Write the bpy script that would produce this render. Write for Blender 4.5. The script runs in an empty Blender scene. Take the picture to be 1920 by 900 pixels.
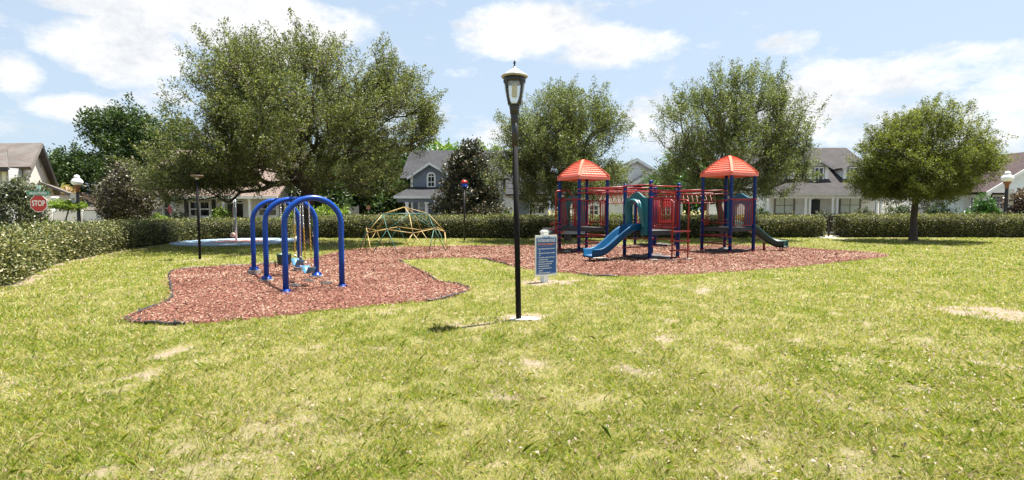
import bpy, math, random
import numpy as np
from mathutils import Vector, Matrix, noise as mnoise
R = math.radians
SC = bpy.context.scene
COL = SC.collection
# ------------------------------------------------------------------ camera, sky, sun, exposure
F, HEYE = 950.0, 1.6
PITCH = math.atan(57 / F)
cam_d = bpy.data.cameras.new('camera'); cam = bpy.data.objects.new('camera', cam_d); COL.objects.link(cam)
cam_d.sensor_width = 36; cam_d.lens = F * 36 / 1920; cam_d.clip_start = .05; cam_d.clip_end = 3000
cam.location = (0, 0, HEYE); cam.rotation_euler = (R(90) - PITCH, 0, 0)
SC.camera = cam
def ray(px, py):
    u = (px - 960) / F; v = (450 - py) / F
    return Vector((u, math.cos(PITCH) + v * math.sin(PITCH), -math.sin(PITCH) + v * math.cos(PITCH)))
def G(px, py):                       # photo pixel -> point on the ground
    d = ray(px, py); t = HEYE / -d.z
    return Vector((d.x * t, d.y * t, 0))
def P(px, py, Y):                    # photo pixel -> point at depth Y
    d = ray(px, py); t = Y / d.y
    return Vector((d.x * t, Y, HEYE + d.z * t))
SUN_AZ, SUN_EL = 57.0, 71.5
sd = Vector((math.sin(R(SUN_AZ)) * math.cos(R(SUN_EL)), math.cos(R(SUN_AZ)) * math.cos(R(SUN_EL)), math.sin(R(SUN_EL))))
sun_d = bpy.data.lights.new('sun', 'SUN'); sun = bpy.data.objects.new('sun', sun_d); COL.objects.link(sun)
sun_d.energy = 5.0; sun_d.angle = R(.53); sun_d.color = (1, .955, .88)
sun.rotation_euler = sd.to_track_quat('Z', 'Y').to_euler(); sun.location = (0, 0, 60)
W = bpy.data.worlds.new('World'); SC.world = W; W.use_nodes = True
SC.view_settings.view_transform = 'Standard'; SC.view_settings.look = 'None'
SC.view_settings.exposure = 1.8; SC.view_settings.gamma = 1; SC.view_settings.use_curve_mapping = False
SC.cycles.max_bounces = 8; SC.cycles.transparent_max_bounces = 8
SC.cycles.use_denoising = True; SC.cycles.use_adaptive_sampling = False; SC.cycles.sample_clamp_indirect = 2.0; SC.cycles.blur_glossy = 1.0
def ramp_node(N, cols, interp='LINEAR'):
    r = N.new('ShaderNodeValToRGB'); cr = r.color_ramp; cr.interpolation = interp
    while len(cr.elements) < len(cols): cr.elements.new(.5)
    for e, (p, c) in zip(cr.elements, cols): e.position = p; e.color = (*c, 1)
    return r
def build_world():
    nt = W.node_tree; N = nt.nodes; L = nt.links; N.clear()
    out = N.new('ShaderNodeOutputWorld'); bg = N.new('ShaderNodeBackground')
    sky = N.new('ShaderNodeTexSky'); sky.sky_type = 'NISHITA'; sky.sun_disc = False
    sky.sun_elevation = R(SUN_EL); sky.sun_rotation = R(SUN_AZ); sky.air_density = 1.0; sky.dust_density = 2.2; sky.ozone_density = 1.2
    bg.inputs['Strength'].default_value = .06
    tc = N.new('ShaderNodeTexCoord'); sep = N.new('ShaderNodeSeparateXYZ'); L.new(tc.outputs['Generated'], sep.inputs[0])
    def m(op, a, b=None):
        n = N.new('ShaderNodeMath'); n.operation = op
        for i, x in enumerate((a, b)):
            if x is None: continue
            if isinstance(x, (int, float)): n.inputs[i].default_value = x
            else: L.new(x, n.inputs[i])
        return n.outputs[0]
    def vm(op, a, b):
        n = N.new('ShaderNodeVectorMath'); n.operation = op
        for i, x in enumerate((a, b)):
            if isinstance(x, tuple): n.inputs[i].default_value = x
            else: L.new(x, n.inputs[i])
        return n.outputs['Value'] if op == 'DOT_PRODUCT' else n.outputs[0]
    az = m('ARCTAN2', sep.outputs[0], sep.outputs[1]); el = m('ARCSINE', sep.outputs[2])
    comb = N.new('ShaderNodeCombineXYZ'); L.new(az, comb.inputs[0]); L.new(el, comb.inputs[1])
    def nz(scale, detail, rough, stretch=(1, 1, 2.2)):
        mp = N.new('ShaderNodeMapping'); mp.inputs['Scale'].default_value = stretch; L.new(tc.outputs['Generated'], mp.inputs[0])
        n = N.new('ShaderNodeTexNoise'); n.inputs['Scale'].default_value = scale; n.inputs['Detail'].default_value = detail
        n.inputs['Roughness'].default_value = rough; L.new(mp.outputs[0], n.inputs['Vector'])
        return n
    n1 = nz(7.5, 10, .68); n2 = nz(2.0, 6, .6)
    blobs = [(330, 0, 470, 75, 2.2), (235, 100, 170, 75, 1.7), (470, 60, 190, 75, 1.5), (1000, 58, 160, 70, 1.5), (1130, 88, 170, 52, 1.4),
             (1700, 145, 310, 66, 1.1), (1890, 165, 150, 70, 1.0), (1560, 215, 250, 85, .95), (1230, 240, 90, 80, .8), (1480, 78, 75, 26, .75), (1850, 255, 220, 70, .8),
             (140, 200, 110, 36, 1.1), (30, 145, 80, 52, 1.0), (320, 185, 90, 30, .75), (880, 130, 60, 22, .35), (1110, 10, 160, 25, .5), (900, 250, 160, 40, .35)]
    tot = None
    for (px, py, rx, ry, s) in blobs:
        d = ray(px, py).normalized(); a0 = math.atan2(d.x, d.y); e0 = math.asin(d.z)
        d1 = ray(px + rx * .3, py).normalized(); d2 = ray(px, py - ry * .3).normalized()
        ra = abs(math.atan2(d1.x, d1.y) - a0) / .3; re = abs(math.asin(d2.z) - e0) / .3
        q = vm('MULTIPLY', vm('SUBTRACT', comb.outputs[0], (a0, e0, 0)), (1 / ra, 1 / re, 0))
        v = m('MULTIPLY', m('MAXIMUM', m('SUBTRACT', 1.0, vm('DOT_PRODUCT', q, q)), 0.0), s)
        tot = v if tot is None else m('MAXIMUM', tot, v)
    dens = m('ADD', tot, m('MULTIPLY', m('SUBTRACT', n1.outputs[0], .5), 3.6))
    dens = m('ADD', dens, m('MULTIPLY', m('SUBTRACT', n2.outputs[0], .5), 1.6))
    ramp = N.new('ShaderNodeValToRGB'); ramp.color_ramp.elements[0].position = .22; ramp.color_ramp.elements[1].position = 1.0
    L.new(dens, ramp.inputs[0])
    hz = N.new('ShaderNodeMapRange'); L.new(el, hz.inputs[0]); hz.inputs[1].default_value = -.02; hz.inputs[2].default_value = .35; hz.inputs[3].default_value = .8; hz.inputs[4].default_value = .7
    mx0 = N.new('ShaderNodeMix'); mx0.data_type = 'RGBA'; L.new(hz.outputs[0], mx0.inputs['Factor']); L.new(sky.outputs[0], mx0.inputs[6]); mx0.inputs[7].default_value = (3.1, 3.8, 4.55, 1)
    mx = N.new('ShaderNodeMix'); mx.data_type = 'RGBA'
    L.new(ramp.outputs[0], mx.inputs['Factor']); L.new(mx0.outputs[2], mx.inputs[6]); n4 = nz(6.5, 8, .7, (1, 1, 1.6)); rc = ramp_node(N, [(.36, (.70, .725, .765)), (.58, (1, 1, 1))]); L.new(n4.outputs[0], rc.inputs[0]); sc_ = N.new('ShaderNodeVectorMath'); sc_.operation = 'SCALE'; sc_.inputs['Scale'].default_value = 5.6; L.new(rc.outputs[0], sc_.inputs[0]); L.new(sc_.outputs[0], mx.inputs[7])
    up_ = m('GREATER_THAN', el, -.01); dk = N.new('ShaderNodeVectorMath'); dk.operation = 'SCALE'; L.new(mx.outputs[2], dk.inputs[0]); L.new(up_, dk.inputs['Scale']); L.new(dk.outputs[0], bg.inputs[0]); L.new(bg.outputs[0], out.inputs[0])
build_world()

# ------------------------------------------------------------------ helpers
ORG = {}
def tag(o, label=None, cat=None, group=None, kind=None):
    if label: o['label'] = label
    if cat: o['category'] = cat
    if group: o['group'] = group
    if kind: o['kind'] = kind
    return o
def thing(name, label, cat, loc=(0, 0, 0), group=None, rz=0):
    o = bpy.data.objects.new(name, None); COL.objects.link(o); o.empty_display_size = .2
    o.location = loc; o.rotation_euler = (0, 0, rz); ORG[o.name] = Vector(loc)
    return tag(o, label, cat, group)
def children(o): return [c for c in bpy.data.objects if c.parent == o]
def copy_tree(o, parent=None):
    c = o.copy(); COL.objects.link(c); c.parent = parent
    for ch in children(o): copy_tree(ch, c)
    return c
def link_mesh(name, me, m, parent=None):
    o = bpy.data.objects.new(name, me); COL.objects.link(o)
    if m: me.materials.append(m)
    if parent: o.parent = parent
    return o
def np_mesh(name, V, Fc, smooth=False):
    V = np.asarray(V, np.float32); Fc = np.asarray(Fc, np.int32); k = Fc.shape[1]; n = len(Fc)
    me = bpy.data.meshes.new(name); me.vertices.add(len(V)); me.vertices.foreach_set('co', V.ravel())
    me.loops.add(n * k); me.loops.foreach_set('vertex_index', Fc.ravel())
    me.polygons.add(n); me.polygons.foreach_set('loop_start', np.arange(n, dtype=np.int32) * k)
    try: me.polygons.foreach_set('loop_total', np.full(n, k, np.int32))
    except Exception: pass
    if smooth: me.polygons.foreach_set('use_smooth', np.ones(n, bool))
    me.update(calc_edges=True)
    return me
class MB:
    def __init__(s): s.v = []; s.f = []; s.sm = []
    def add(s, vs, fs, smooth=False):
        o = len(s.v); s.v += [tuple(x) for x in vs]
        for f in fs: s.f.append(tuple(i + o for i in f)); s.sm.append(smooth)
        return s
    def box(s, a, b, rz=0, c=None):
        x0, y0, z0 = a; x1, y1, z1 = b
        vs = [(x0, y0, z0), (x1, y0, z0), (x1, y1, z0), (x0, y1, z0), (x0, y0, z1), (x1, y0, z1), (x1, y1, z1), (x0, y1, z1)]
        if rz:
            c = c or ((x0 + x1) / 2, (y0 + y1) / 2); ca, sa = math.cos(rz), math.sin(rz)
            vs = [(c[0] + (x - c[0]) * ca - (y - c[1]) * sa, c[1] + (x - c[0]) * sa + (y - c[1]) * ca, z) for x, y, z in vs]
        return s.add(vs, [(0, 3, 2, 1), (4, 5, 6, 7), (0, 1, 5, 4), (1, 2, 6, 5), (2, 3, 7, 6), (3, 0, 4, 7)])
    def beam(s, p, q, w, h):                     # rectangular bar from p to q
        p = Vector(p); q = Vector(q); d = (q - p).normalized()
        up = Vector((0, 0, 1)) if abs(d.z) < .95 else Vector((0, 1, 0))
        a = d.cross(up).normalized() * w / 2; b = a.cross(d).normalized() * h / 2
        vs = [p - a - b, p + a - b, p + a + b, p - a + b, q - a - b, q + a - b, q + a + b, q - a + b]
        return s.add(vs, [(0, 1, 2, 3), (7, 6, 5, 4), (0, 4, 5, 1), (1, 5, 6, 2), (2, 6, 7, 3), (3, 7, 4, 0)])
    def tube(s, pts, r, n=8, closed=False, cap=True):
        pts = [Vector(p) for p in pts]; k = len(pts); rs = r if isinstance(r, (list, tuple)) else [r] * k
        rings = []; prev = None
        for i, p in enumerate(pts):
            if closed: d = pts[(i + 1) % k] - pts[i - 1]
            else: d = pts[min(i + 1, k - 1)] - pts[max(i - 1, 0)]
            d.normalize()
            if prev is None:
                up = Vector((0, 0, 1)) if abs(d.z) < .9 else Vector((1, 0, 0))
                a = d.cross(up).normalized()
            else: a = (prev - d * prev.dot(d)).normalized()
            prev = a; b = d.cross(a)
            rings.append([p + (a * math.cos(t) + b * math.sin(t)) * rs[i] for t in (2 * math.pi * j / n for j in range(n))])
        vs = [v for rg in rings for v in rg]; fs = []
        for i in range(k if closed else k - 1):
            i2 = (i + 1) % k
            for j in range(n): fs.append((i * n + j, i * n + (j + 1) % n, i2 * n + (j + 1) % n, i2 * n + j))
        s.add(vs, fs, True)
        if cap and not closed:
            o = len(s.v) - len(vs)
            s.f.append(tuple(o + j for j in reversed(range(n)))); s.sm.append(False)
            s.f.append(tuple(o + (k - 1) * n + j for j in range(n))); s.sm.append(False)
        return s
    def lathe(s, prof, c=(0, 0, 0), n=20, smooth=True):  # prof: (r, z)
        vs = []; fs = []; k = len(prof)
        for r, z in prof:
            for j in range(n): t = 2 * math.pi * j / n; vs.append((c[0] + r * math.cos(t), c[1] + r * math.sin(t), c[2] + z))
        for i in range(k - 1):
            for j in range(n): fs.append((i * n + j, i * n + (j + 1) % n, (i + 1) * n + (j + 1) % n, (i + 1) * n + j))
        fs.append(tuple(reversed(range(n)))); fs.append(tuple((k - 1) * n + j for j in range(n)))
        return s.add(vs, fs, smooth)
    def poly(s, pts, off):                       # polygon extruded by vector off
        pts = [Vector(p) for p in pts]; off = Vector(off); n = len(pts)
        fs = [tuple(range(n)), tuple(reversed(range(n, 2 * n)))] + [(i, n + i, n + (i + 1) % n, (i + 1) % n) for i in range(n)]
        return s.add(pts + [p + off for p in pts], fs)
    def slab(s, pts, t):                         # thick sheet: polygon extruded below itself
        pts = [Vector(p) for p in pts]; nrm = (pts[1] - pts[0]).cross(pts[2] - pts[0]).normalized()
        if nrm.z < 0: nrm = -nrm
        return s.poly(pts, -nrm * t)
    def quad(s, *pts): return s.add(pts, [tuple(range(len(pts)))])
    def sweep(s, sec, path, side=None):           # closed section (u across, w up) swept along path
        path = [Vector(p) for p in path]; k = len(path); n = len(sec); vs = []; fs = []
        for i, p in enumerate(path):
            d = (path[min(i + 1, k - 1)] - path[max(i - 1, 0)]).normalized()
            a = d.cross(Vector((0, 0, 1))).normalized(); b = a.cross(d).normalized()
            vs += [p + a * u + b * w for u, w in sec]
        for i in range(k - 1):
            for j in range(n): fs.append((i * n + j, i * n + (j + 1) % n, (i + 1) * n + (j + 1) % n, (i + 1) * n + j))
        s.add(vs, fs, True)
        o = len(s.v) - len(vs)
        return s
    def build(s, name, m, parent=None, smooth=None, root=None):
        me = bpy.data.meshes.new(name)
        off = Vector((0, 0, 0))
        pr = parent
        while pr is not None and pr.name not in ORG: pr = pr.parent
        if pr is not None: off = ORG[pr.name]
        me.from_pydata([(x - off.x, y - off.y, z - off.z) for x, y, z in s.v], [], s.f)
        me.polygons.foreach_set('use_smooth', [bool(x) if smooth is None else smooth for x in s.sm])
        me.update()
        return link_mesh(name, me, m, parent)
def bez(p0, p1, p2, n=8):
    p0, p1, p2 = Vector(p0), Vector(p1), Vector(p2)
    return [p0 * (1 - t) ** 2 + p1 * 2 * t * (1 - t) + p2 * t * t for t in (i / n for i in range(n + 1))]
def roundrect(p0, p1, z0, z1, r=.08):             # rounded rectangle loop in the vertical plane through p0,p1
    p0 = Vector((p0[0], p0[1], 0)); p1 = Vector((p1[0], p1[1], 0)); d = (p1 - p0); Ln = d.length; d.normalize(); out = []
    for cx, cz, a0 in ((Ln - r, z1 - r, 0), (r, z1 - r, 90), (r, z0 + r, 180), (Ln - r, z0 + r, 270)):
        for k in range(4):
            a = R(a0 + k * 30); q = p0 + d * (cx + r * math.cos(a)); out.append((q.x, q.y, cz + r * math.sin(a)))
    return out
# value noise for masks
def _h(i, j, s):
    n = (i * 374761393 + j * 668265263 + s * 1442695041) & 0xffffffff
    n = ((n ^ (n >> 13)) * 1274126177) & 0xffffffff
    return ((n ^ (n >> 16)) & 0xffff) / 65535.0
def vn(x, y, s=0):
    x = np.asarray(x, float); y = np.asarray(y, float)
    xi = np.floor(x).astype(np.int64); yi = np.floor(y).astype(np.int64); fx = x - xi; fy = y - yi
    fx = fx * fx * (3 - 2 * fx); fy = fy * fy * (3 - 2 * fy)
    return (_h(xi, yi, s) * (1 - fx) + _h(xi + 1, yi, s) * fx) * (1 - fy) + (_h(xi, yi + 1, s) * (1 - fx) + _h(xi + 1, yi + 1, s) * fx) * fy
def fbm(x, y, s=0, o=4):
    t = 0; a = .5; n = 0
    for k in range(o): t = t + a * vn(np.asarray(x) * 2 ** k, np.asarray(y) * 2 ** k, s + k * 7); n += a; a *= .55
    return t / n

# ------------------------------------------------------------------ materials
MATS = {}
def newmat(name):
    m = bpy.data.materials.new(name); m.use_nodes = True; nt = m.node_tree
    return m, nt, nt.nodes, nt.links, nt.nodes['Principled BSDF']
def mat(name, col, rough=.5, var=.12, scale=6, bump=0, bscale=60, metal=0, spec=.5, dirt=None, coat=0):
    if name in MATS: return MATS[name]
    m, nt, N, L, b = newmat(name)
    tc = N.new('ShaderNodeTexCoord'); n = N.new('ShaderNodeTexNoise'); n.inputs['Scale'].default_value = scale; n.inputs['Detail'].default_value = 6; n.inputs['Roughness'].default_value = .65
    L.new(tc.outputs['Object'], n.inputs['Vector'])
    lo = tuple(max(0, c * (1 - var)) for c in col); hi = tuple(min(1, c * (1 + var)) for c in col)
    r = ramp_node(N, [(.3, lo), (.7, hi)]) if dirt is None else ramp_node(N, [(.28, dirt), (.42, lo), (.72, hi)])
    L.new(n.outputs[0], r.inputs[0]); L.new(r.outputs[0], b.inputs['Base Color'])
    b.inputs['Roughness'].default_value = rough; b.inputs['Metallic'].default_value = metal; b.inputs['Specular IOR Level'].default_value = spec
    if coat: b.inputs['Coat Weight'].default_value = coat; b.inputs['Coat Roughness'].default_value = .15
    if bump:
        n2 = N.new('ShaderNodeTexNoise'); n2.inputs['Scale'].default_value = bscale; n2.inputs['Detail'].default_value = 4; L.new(tc.outputs['Object'], n2.inputs['Vector'])
        bp = N.new('ShaderNodeBump'); bp.inputs['Strength'].default_value = bump; bp.inputs['Distance'].default_value = .02; L.new(n2.outputs[0], bp.inputs['Height']); L.new(bp.outputs[0], b.inputs['Normal'])
    MATS[name] = m; return m
def leafmat(name, cols, rough=.45, trans=.35, tcol=None, spec=.5):
    if name in MATS: return MATS[name]
    m, nt, N, L, b = newmat(name)
    g = N.new('ShaderNodeNewGeometry'); r = ramp_node(N, cols); L.new(g.outputs['Random Per Island'], r.inputs[0])
    tc = N.new('ShaderNodeTexCoord'); n = N.new('ShaderNodeTexNoise'); n.inputs['Scale'].default_value = .9; n.inputs['Detail'].default_value = 3; L.new(tc.outputs['Object'], n.inputs['Vector'])
    mr = N.new('ShaderNodeMapRange'); L.new(n.outputs[0], mr.inputs[0]); mr.inputs[1].default_value = .3; mr.inputs[2].default_value = .7; mr.inputs[3].default_value = .78; mr.inputs[4].default_value = 1.25
    mul = N.new('ShaderNodeMix'); mul.data_type = 'RGBA'; mul.blend_type = 'MULTIPLY'; mul.inputs['Factor'].default_value = 1
    L.new(r.outputs[0], mul.inputs[6]); L.new(mr.outputs[0], mul.inputs[7])
    L.new(mul.outputs[2], b.inputs['Base Color']); b.inputs['Roughness'].default_value = rough; b.inputs['Specular IOR Level'].default_value = spec
    t = N.new('ShaderNodeBsdfTranslucent'); hs = N.new('ShaderNodeMix'); hs.data_type = 'RGBA'; hs.blend_type = 'MULTIPLY'; hs.inputs['Factor'].default_value = 1
    L.new(mul.outputs[2], hs.inputs[6]); hs.inputs[7].default_value = (*(tcol or (1.5, 1.6, .7)), 1); L.new(hs.outputs[2], t.inputs[0])
    mx = N.new('ShaderNodeMixShader'); mx.inputs[0].default_value = trans; L.new(b.outputs[0], mx.inputs[1]); L.new(t.outputs[0], mx.inputs[2])
    L.new(mx.outputs[0], N['Material Output'].inputs[0]); MATS[name] = m; return m
def sidingmat(name, col, pitch=.16, rough=.6, axis='Z', depth=.6):
    if name in MATS: return MATS[name]
    m, nt, N, L, b = newmat(name)
    tc = N.new('ShaderNodeTexCoord'); sp = N.new('ShaderNodeSeparateXYZ'); L.new(tc.outputs['Object'], sp.inputs[0])
    d = N.new('ShaderNodeMath'); d.operation = 'DIVIDE'; L.new(sp.outputs[axis], d.inputs[0]); d.inputs[1].default_value = pitch
    fr = N.new('ShaderNodeMath'); fr.operation = 'FRACT'; L.new(d.outputs[0], fr.inputs[0])
    n = N.new('ShaderNodeTexNoise'); n.inputs['Scale'].default_value = 1.3; n.inputs['Detail'].default_value = 6; L.new(tc.outputs['Object'], n.inputs['Vector'])
    r = ramp_node(N, [(.3, tuple(c * .93 for c in col)), (.7, col)]); L.new(n.outputs[0], r.inputs[0])
    gap = ramp_node(N, [(0, (.62,) * 3), (.05, (1,) * 3)]); L.new(fr.outputs[0], gap.inputs[0])
    mul = N.new('ShaderNodeMix'); mul.data_type = 'RGBA'; mul.blend_type = 'MULTIPLY'; mul.inputs['Factor'].default_value = 1; L.new(r.outputs[0], mul.inputs[6]); L.new(gap.outputs[0], mul.inputs[7])
    L.new(mul.outputs[2], b.inputs['Base Color']); b.inputs['Roughness'].default_value = rough
    inv = N.new('ShaderNodeMath'); inv.operation = 'SUBTRACT'; inv.inputs[0].default_value = 1; L.new(fr.outputs[0], inv.inputs[1])
    bp = N.new('ShaderNodeBump'); bp.inputs['Strength'].default_value = depth; bp.inputs['Distance'].default_value = .03; L.new(inv.outputs[0], bp.inputs['Height']); L.new(bp.outputs[0], b.inputs['Normal'])
    MATS[name] = m; return m
def shinglemat(name, c1, c2, c3):
    if name in MATS: return MATS[name]
    m, nt, N, L, b = newmat(name)
    tc = N.new('ShaderNodeTexCoord'); sp = N.new('ShaderNodeSeparateXYZ'); L.new(tc.outputs['Object'], sp.inputs[0])
    ad = N.new('ShaderNodeMath'); L.new(sp.outputs[0], ad.inputs[0]); L.new(sp.outputs[1], ad.inputs[1])
    zz = N.new('ShaderNodeMath'); zz.operation = 'MULTIPLY'; zz.inputs[1].default_value = 1.7; L.new(sp.outputs[2], zz.inputs[0])
    cb = N.new('ShaderNodeCombineXYZ'); L.new(ad.outputs[0], cb.inputs[0]); L.new(zz.outputs[0], cb.inputs[1])
    br = N.new('ShaderNodeTexBrick'); L.new(cb.outputs[0], br.inputs['Vector']); br.inputs['Scale'].default_value = 1
    br.inputs['Brick Width'].default_value = .32; br.inputs['Row Height'].default_value = .16; br.inputs['Mortar Size'].default_value = .008; br.inputs['Bias'].default_value = 0
    br.inputs['Color1'].default_value = (*c1, 1); br.inputs['Color2'].default_value = (*c2, 1); br.inputs['Mortar'].default_value = (*c3, 1)
    n = N.new('ShaderNodeTexNoise'); n.inputs['Scale'].default_value = .8; n.inputs['Detail'].default_value = 8; n.inputs['Roughness'].default_value = .7; L.new(tc.outputs['Object'], n.inputs['Vector'])
    mr = ramp_node(N, [(.3, (.72,) * 3), (.7, (1.2,) * 3)]); L.new(n.outputs[0], mr.inputs[0])
    mul = N.new('ShaderNodeMix'); mul.data_type = 'RGBA'; mul.blend_type = 'MULTIPLY'; mul.inputs['Factor'].default_value = 1; L.new(br.outputs[0], mul.inputs[6]); L.new(mr.outputs[0], mul.inputs[7])
    L.new(mul.outputs[2], b.inputs['Base Color']); b.inputs['Roughness'].default_value = .9; b.inputs['Specular IOR Level'].default_value = .2
    bp = N.new('ShaderNodeBump'); bp.inputs['Strength'].default_value = .5; bp.inputs['Distance'].default_value = .02; L.new(br.outputs['Fac'], bp.inputs['Height']); bp.invert = True; L.new(bp.outputs[0], b.inputs['Normal'])
    MATS[name] = m; return m
def glassmat(name, col=(.015, .02, .022), rough=.06):
    return mat(name, col, rough, .3, 1.5, spec=.7)
BLUE = mat('blue_paint', (.003, .045, .27), .3, .1, 3, spec=.3, dirt=(.014, .055, .24))
POSTBLUE = mat('post_blue', (.001, .026, .16), .45, .15, 5, spec=.25, dirt=(.012, .034, .13))
RED = mat('red_paint', (.26, .008, .010), .38, .2, 7, dirt=(.3, .03, .025))
CANOPY = mat('canopy_red', (.74, .165, .105), .3, .08, 4, dirt=(.76, .22, .15), coat=.3)
CANOPYRIB = mat('canopy_rib_pale', (.62, .135, .085), .7, .08, 4, spec=.2)
TEAL = mat('teal_plastic', (.012, .11, .13), .42, .15, 5)
SLIDEBLUE = mat('slide_blue', (.001, .06, .15), .4, .15, 5, spec=.2, dirt=(.012, .08, .14))
SLIDEGREEN = mat('slide_green', (.003, .034, .028), .42, .2, 5)
DECK = mat('deck_rubber', (.035, .033, .035), .8, .2, 9)
MAT_RUB = mat('rubber_mat_dark', (.05, .045, .048), .85, .3, 5, bump=.3)
CONC = mat('concrete', (.27, .25, .22), .9, .2, 9, bump=.4, bscale=30)
BLACKMETAL = mat('black_metal', (.016, .015, .017), .4, .2, 6)
GREYPOLE = mat('grey_pole', (.014, .013, .014), .8, .2, 9, spec=.08)
WHITE = mat('white_paint', (.78, .78, .76), .5, .06, 3)
TRIM = mat('white_trim', (.74, .74, .73), .55, .05, 2)
GLASS = glassmat('window_glass')
GALV = mat('galvanised', (.45, .46, .47), .4, .15, 20, metal=.7)
BARK = mat('bark', (.085, .065, .05), .95, .35, 9, bump=1.0, bscale=26)
BARKDK = mat('bark_dark', (.06, .045, .036), .95, .35, 9, bump=1.0, bscale=26)
# ------------------------------------------------------------------ ground, beds, lawn
rng = np.random.default_rng(11)
def px_poly(pts): return [G(*p) for p in pts]
def smooth_closed(pts, n=6):
    out = []; k = len(pts)
    for i in range(k):
        p0, p1, p2, p3 = pts[i - 1], pts[i], pts[(i + 1) % k], pts[(i + 2) % k]
        for j in range(n):
            t = j / n
            out.append(.5 * ((2 * p1) + (p2 - p0) * t + (2 * p0 - 5 * p1 + 4 * p2 - p3) * t * t + (3 * p1 - p0 - 3 * p2 + p3) * t ** 3))
    return out
def smooth_open(pts, n=6):
    pts = [pts[0] * 2 - pts[1]] + list(pts) + [pts[-1] * 2 - pts[-2]]; out = []
    for i in range(1, len(pts) - 2):
        p0, p1, p2, p3 = pts[i - 1:i + 3]
        for j in range(n):
            t = j / n
            out.append(.5 * ((2 * p1) + (p2 - p0) * t + (2 * p0 - 5 * p1 + 4 * p2 - p3) * t * t + (3 * p1 - p0 - 3 * p2 + p3) * t ** 3))
    out.append(pts[-2]); return out
BED = [(238, 598), (262, 606), (350, 609), (430, 603), (520, 594), (620, 582), (720, 572), (800, 566), (850, 557), (877, 543), (862, 536), (820, 528), (798, 514), (765, 499), (748, 489),
       (790, 486), (860, 484), (906, 486), (935, 493), (975, 503), (1060, 512), (1110, 517), (1200, 518), (1300, 514), (1400, 508), (1500, 500), (1600, 489), (1665, 479),
       (1560, 470), (1480, 464.5), (1400, 461.5), (1280, 461), (1140, 460.5), (1040, 461), (940, 461.5), (850, 462.5), (760, 464), (690, 467), (640, 472), (600, 482), (540, 494), (460, 498), (395, 502), (340, 506), (318, 514), (321, 540), (322, 560), (290, 577)]
bedpts = smooth_closed(px_poly(BED), 5)
bedxy = np.array([(p.x, p.y) for p in bedpts])
def in_poly(x, y, poly):
    x = np.asarray(x); y = np.asarray(y); ins = np.zeros(x.shape, bool); n = len(poly); j = n - 1
    for i in range(n):
        xi, yi = poly[i]; xj, yj = poly[j]
        c = ((yi > y) != (yj > y)) & (x < (xj - xi) * (y - yi) / (yj - yi + 1e-12) + xi)
        ins ^= c; j = i
    return ins
PATCH = []   # bare soil: centre, radii, strength
def patch(px, py, rx, ry, s=1.0):
    c = G(px, py); a = G(px + rx, py); b = G(px, py - ry); PATCH.append((c.x, c.y, abs(a.x - c.x), abs(b.y - c.y), s))
for a in [(1895, 592, 95, 18, 1.9), (985, 598, 55, 11, 1.5), (1028, 528, 62, 8, 1.6), (255, 785, 50, 14, .75), (160, 770, 50, 10, .5), (560, 760, 45, 12, .55), (620, 790, 40, 8, .5), (700, 830, 40, 8, .5), (330, 845, 60, 8, .5), (450, 820, 40, 6, .5),
          (60, 690, 60, 8, .7), (215, 602, 60, 7, 1.0), (60, 610, 70, 6, .6), (1310, 540, 60, 8, .8), (1230, 605, 60, 10, .65), (1180, 700, 70, 18, .5), (1690, 720, 60, 16, .8), (1560, 690, 26, 8, .9), (1650, 640, 50, 6, .6),
          (1500, 790, 50, 8, .6), (1420, 815, 40, 6, .5), (1640, 850, 60, 7, .7), (1750, 860, 50, 6, .6), (1530, 860, 40, 6, .6), (1300, 880, 60, 6, .6), (130, 885, 70, 10, .7), (900, 870, 50, 6, .5), (1060, 890, 60, 6, .5), (1880, 680, 60, 12, .5),
          (577, 462, 70, 6, 1.0), (375, 487, 40, 4, .8), (1712, 453, 45, 4, 1.0), (1090, 456, 90, 5, 1.3), (1580, 448, 30, 3, .6), (940, 560, 60, 6, .4), (850, 610, 100, 8, .35)]: patch(*a)
def wear(x, y):
    x = np.asarray(x, float); y = np.asarray(y, float)
    big = fbm(x * .55 + 3, y * .55, 5, 4); fine = fbm(x * 2.6, y * 2.6, 9, 3); f2 = fbm(x * 7.5, y * 7.5, 14, 3)
    near = np.clip(1 - (y - 2) / 9, 0, 1)
    w = np.clip((big - .56) * 3, 0, 1) * .3 * (.5 + .5 * near) + np.clip((fine - .60) * 3.5, 0, 1) * (.35 + .3 * near)
    for cx, cy, rx, ry, s in PATCH:
        d = ((x - cx) / rx) ** 2 + ((y - cy) / ry) ** 2
        w = w + (s if s > 1.4 else s * .8) * np.clip(1.3 - d, 0, 1) * np.clip(2.8 * (.5 * fine + .5 * f2 - .34), 0, 1.1)
    return np.clip(w, 0, 1)
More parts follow.
